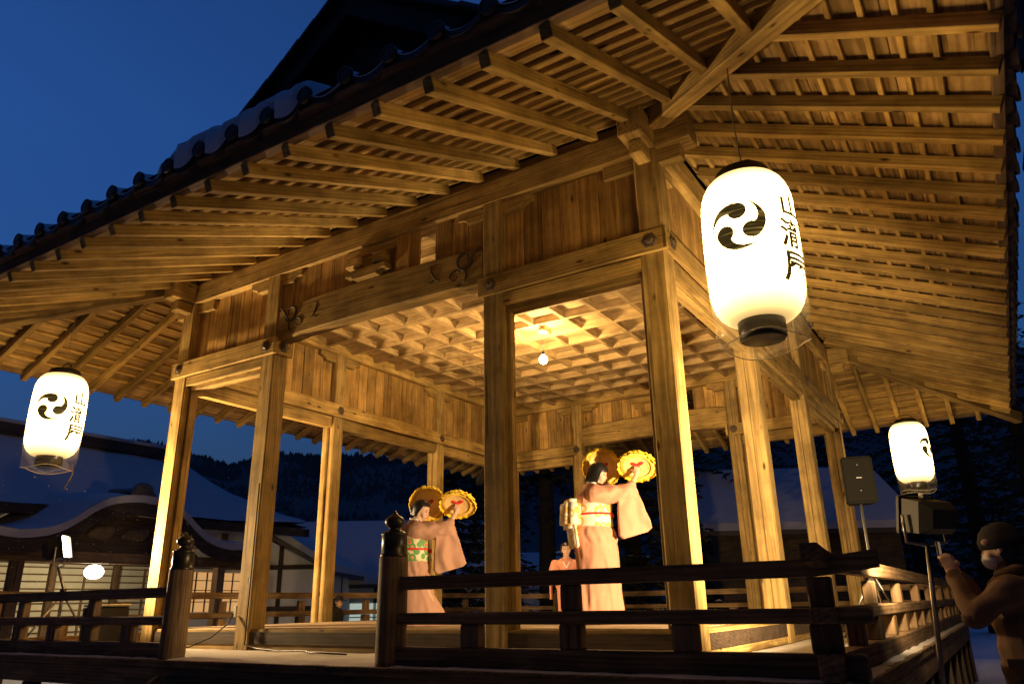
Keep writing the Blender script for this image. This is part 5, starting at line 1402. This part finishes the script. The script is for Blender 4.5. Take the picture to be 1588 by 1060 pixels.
house('storehouse', 'long white walled storehouse under a smooth blue snow roof, windows glowing pale', (p.x, p.y+1, GZ), R_(32), 13.0, 6.5, 2.6, 5.1, lit=((-3.2, 0.5, 1.6, 1.3, (0.75, 0.85, 0.75), 0.15), (-1.3, 0.5, 1.6, 1.3, (0.75, 0.85, 0.75), 0.15), (1.3, 0.5, 1.6, 1.3, (0.7, 0.85, 0.72), 0.12)))
p = at(1225, 930, 27)
house('snowy_shed', 'dark low building behind the right-hand posts under a pale snow roof', (p.x, p.y, GZ), R_(30), 6.0, 5.8, 3.85, 5.9, walls=W_OLD, frames=False)
p = at(740, 930, 41)
house('distant_house', 'distant snow roofed house glimpsed right of the kneeling dancer', (p.x, p.y, GZ), R_(30), 9.0, 6.0, 2.4, 3.9)

# --- conifers
NEEDLE = plain('conifer_needles', (0.008, 0.011, 0.007), 0.8, 0, 0.4, 3)
BARK = plain('bark', (0.014, 0.010, 0.008), 0.9, 0, 0.3, 8, 0.6)
def conifer(base, h, rad, seed, z_low, label):
    rnd = random.Random(seed)
    t = thing('conifer_tree', label, 'tree', base, 0, 'dark conifers behind the stage')
    B = wm(t)
    obj('trunk', tube_mesh([(0, 0, -0.2), (0.05, 0, h*0.3), (0, 0.05, h*0.65), (0, 0, h)], [h*0.022, h*0.017, h*0.011, 0.02], 10), BARK, t, B)
    v, f, vs_, fs_ = [], [], [], []
    z = z_low
    while z < h:
        u = (z-z_low)/(h-z_low); r = rad*(1-u)**0.8*rnd.uniform(0.75, 1.1)+0.25
        nb = max(6, int(13*(1-u))+4)
        for k in range(nb):
            a = rnd.uniform(0, 6.283); L = r*rnd.uniform(0.7, 1.1); droop = rnd.uniform(0.15, 0.5)
            ns = max(3, int(L/0.28))
            for s in range(ns):
                q = (s+0.6)/ns; c = Vector((math.cos(a)*L*q, math.sin(a)*L*q, z-droop*L*q*q))
                for w in range(7):
                    dx = Vector((rnd.uniform(-1, 1), rnd.uniform(-1, 1), rnd.uniform(-0.6, 0.15)))*0.27*(1.15-q*0.5)
                    n1 = Vector((rnd.uniform(-1, 1), rnd.uniform(-1, 1), rnd.uniform(-1, 1))).normalized()*0.042
                    b0 = len(v); v += [c-n1, c+n1, c+dx+n1*0.3, c+dx-n1*0.3]; f.append((b0, b0+1, b0+2, b0+3))
                if rnd.random() < (0.05 if seed in (10, 11, 14) else 0.0):
                    b0 = len(vs_); e = rnd.uniform(0.07, 0.16)
                    vs_ += [c+Vector((-e, -e*0.6, 0.05)), c+Vector((e, -e*0.5, 0.04)), c+Vector((e*0.8, e*0.6, 0.03)), c+Vector((-e*0.7, e*0.6, 0.06)), c+Vector((0, 0, 0.10))]
                    fs_ += [(b0, b0+1, b0+4), (b0+1, b0+2, b0+4), (b0+2, b0+3, b0+4), (b0+3, b0, b0+4)]
        z += rnd.uniform(0.24, 0.40)*(1+h/40)
    cr = obj('crown', pydata(v, f, 'crown'), NEEDLE, t, B)
    if fs_: obj('branch_snow', pydata(vs_, fs_, 'snow'), SNOWR, cr, B, kind='stuff')
for i, (px, dd, h, r, zl, lb) in enumerate((
    (735, 33, 9, 2.0, 1.0, 'dark conifer standing in the gap right of the kneeling dancer'),
    (700, 27, 8, 1.9, 0.6, 'bushy dark conifer just right of the kneeling dancer'),
    (768, 24, 10, 2.2, 0.8, 'dark conifer hidden in part by the second front post'),
    (850, 24, 15, 3.0, 5.5, 'tall conifer trunk behind the left opening of the back wall'),
    (985, 21, 13, 2.8, 0.8, 'conifer flecked with snow seen behind the standing dancer'),
    (1085, 27, 15, 3.2, 1.2, 'conifer filling the gap between the near corner post and the bright side post'),
    (1200, 38, 19, 3.6, 2.0, 'broad conifer rising behind the pale snow roof'),
    (1330, 38, 20, 3.6, 2.0, 'conifer behind the loudspeaker and the snow roof'),
    (1440, 36, 20, 3.4, 1.5, 'dark conifer behind the far right lantern'),
    (1540, 31, 19, 3.2, 1.2, 'conifer in the darkness behind the photographer'),
    (1640, 28, 19, 3.2, 2.2, 'conifer at the right edge beyond the eave'))):
    p = at(px, 930, dd); conifer((p.x, p.y, GZ), h, r, 10+i, zl, lb)

# --- wooded hills
FOREST = plain('winter_forest', (0.034, 0.037, 0.040), 0.95, 0, 0.35, 0.12)
ridge = [(-500, 700), (-200, 690), (0, 676), (100, 695), (160, 693), (215, 684), (250, 690), (300, 705), (358, 722), (395, 712), (430, 704), (500, 710), (560, 706), (640, 712), (700, 716), (760, 690), (850, 640), (1000, 590), (1200, 560), (1588, 540), (1900, 540)]
def hills():
    v, f = [], []; n = 200; m = 14
    xs = np.linspace(-500, 1900, n+1); ry = np.interp(xs, [a for a, _ in ridge], [b for _, b in ridge])
    for i in range(n+1):
        top = at(xs[i], ry[i], 230); foot = at(xs[i], 930, 50)
        for j in range(m+1):
            u = j/m; q = foot.lerp(top, u); z = GZ-1+(top.z-GZ+1)*(u**1.15)
            z += (1.6*noise.noise((q.x*0.05, q.y*0.05, 0))+0.8*noise.noise((q.x*0.2, q.y*0.2, 1)))*min(1, u*3)
            v.append((q.x, q.y, z))
    for i in range(n):
        for j in range(m):
            a = i*(m+1)+j; f.append((a, a+m+1, a+m+2, a+1))
    return pydata(v, f, 'hills', True)
hl = obj('hills', hills(), FOREST); tag(hl, 'dark wooded hills behind the shrine', kind='structure')
def forest():
    rnd = random.Random(5); v, f = [], []
    xs_ = [a for a, _ in ridge]; ys_ = [b for _, b in ridge]
    for k in range(9000):
        px = rnd.uniform(-300, 1000); py = float(np.interp(px, xs_, ys_)); u = 1-rnd.random()**1.6*0.75
        top = at(px, py, 230); foot = at(px, 930, 50); q = foot.lerp(top, u); z = GZ-1+(top.z-GZ+1)*(u**1.15)-0.6
        h = rnd.uniform(1.0, 2.3); w = h*rnd.uniform(0.28, 0.5); b0 = len(v)
        for s in range(5):
            a = 6.283*s/5+rnd.random()*0.5; v.append((q.x+w*math.cos(a), q.y+w*math.sin(a), z))
        v.append((q.x+rnd.uniform(-.2, .2), q.y, z+h))
        for s in range(5): f.append((b0+s, b0+(s+1) % 5, b0+5))
    return pydata(v, f, 'forest')
tag(obj('forest', forest(), FOREST), 'bare winter woodland covering the dark hills', 'forest', kind='stuff')

# ------------------------------------------------------------------ small things
obj_cable = thing('power_cable', 'black power cable running down the post and across the snowy veranda', 'cable', (-5.75, -0.02, ZV))
def cable(pts): obj('cable_run', tube_mesh(pts, 0.009, 6), BLACK, obj_cable)
cable([(-5.76, -0.018, 0.36), (-5.80, -0.06, 0.25), (-5.95, -0.16, 0.1), (-6.15, -0.3, 0.0), (-6.5, -0.5, -0.02), (-7.2, -0.62, -0.02), (-8.2, -0.7, -0.02)])
cable([(-5.52, -0.012, 1.9), (-5.52, -0.014, 0.4), (-5.50, -0.03, 0.02), (-5.2, -0.10, -0.015), (-4.9, -0.20, -0.015), (-4.6, -0.36, -0.012), (-4.2, -0.30, -0.014), (-3.9, -0.52, -0.014), (-3.3, -0.62, -0.014)])
ob_ = box('socket_box', -5.80, -5.742, 0.0, 0.06, 0.32, 0.46, plain('socket_grey', (0.4, 0.4, 0.34), 0.6), posts[(2, 0)], 'Z', 0.01)
amp = thing('equipment_case', 'black equipment case standing behind the left railing beside the corner post', 'case', (-7.75, -0.42, ZV+0.03))
Ba = wm(amp)
cs = obj('case_body', box_mesh(0.34, 0.42, 0.50, 0.02), BLACK, amp, Ba @ Matrix.Translation((0, 0, 0.25)))
obj('lid', box_mesh(0.36, 0.44, 0.03, 0.008), STEEL, amp, Ba @ Matrix.Translation((0, 0, 0.517)))
for s in (-1, 1): obj('corner_trim', box_mesh(0.025, 0.025, 0.48, 0.004), STEEL, cs, Ba @ Matrix.Translation((s*0.168, -0.208, 0.255)))
# fine snow drifting in the floodlight
def flakes():
    rnd = random.Random(9); v, f = [], []
    for k in range(260):
        c = Vector((rnd.uniform(-15, -9.2), rnd.uniform(-1.5, 5), rnd.uniform(0.6, 3.0)))
        e = rnd.uniform(0.003, 0.007); b0 = len(v)
        for d in ((1, 0, 0.3), (-1, 0, -0.3), (0, 1, 0), (0, -1, 0), (0.4, 0, 1.6), (-0.4, 0, -1.6)): v.append(c+Vector(d)*e)
        for a, b, g in ((0, 2, 4), (2, 1, 4), (1, 3, 4), (3, 0, 4), (2, 0, 5), (1, 2, 5), (3, 1, 5), (0, 3, 5)): f.append((b0+a, b0+b, b0+g))
    return pydata(v, f, 'flakes')
tag(obj('falling_snow', flakes(), SNOW), 'sparse fine snowflakes drifting past the left railing', 'snow', kind='stuff')

# mostly unseen evergreens added right of and behind camera to block sky light
def sky_block_trees():
    rnd = random.Random(21); v, f = [], []
    cp = Vector((2.2, -6.3, 0)); fw = Vector((_f.x, _f.y, 0)).normalized(); rt = Vector((fw.y, -fw.x, 0))
    for k in range(330):
        a = rnd.uniform(R_(40), R_(285)); dist = rnd.uniform(12 if a > R_(55) else 22, 30)
        q = cp+(fw*math.cos(a)+rt*math.sin(a))*dist
        if -10 < q.x < 3.5 and -3 < q.y < 13: continue
        h = rnd.uniform(17, 27); r = rnd.uniform(2.0, 3.1); zb = GZ+rnd.uniform(0.6, 2.5)
        for lv in range(5):
            z0 = zb+(h-zb)*lv/5.2; z1 = zb+(h-zb)*(lv+1.5)/5.6; rr = r*(1-lv/5.6); n = 9; b0 = len(v)
            for s in range(n):
                ang = 6.283*s/n+rnd.random()*0.3; q2 = rr*rnd.uniform(0.7, 1.15)
                v.append((q.x+q2*math.cos(ang), q.y+q2*math.sin(ang), z0+rnd.uniform(-0.5, 0.3)))
            v.append((q.x, q.y, z1))
            for s in range(n): f.append((b0+s, b0+(s+1) % n, b0+n))
        b0 = len(v)
        for s in range(6): v.append((q.x+0.22*math.cos(s*1.047), q.y+0.22*math.sin(s*1.047), GZ-0.2))
        for s in range(6): v.append((q.x+0.12*math.cos(s*1.047), q.y+0.12*math.sin(s*1.047), zb+3))
        for s in range(6): f.append((b0+s, b0+(s+1) % 6, b0+6+(s+1) % 6, b0+6+s))
    return pydata(v, f, 'sky_block_trees')
tag(obj('sky_block_trees', sky_block_trees(), NEEDLE), 'dark evergreens added around the shrine grounds, mostly out of view, to block sky light', 'forest', kind='stuff')
bpy.data.scenes.remove(TS)
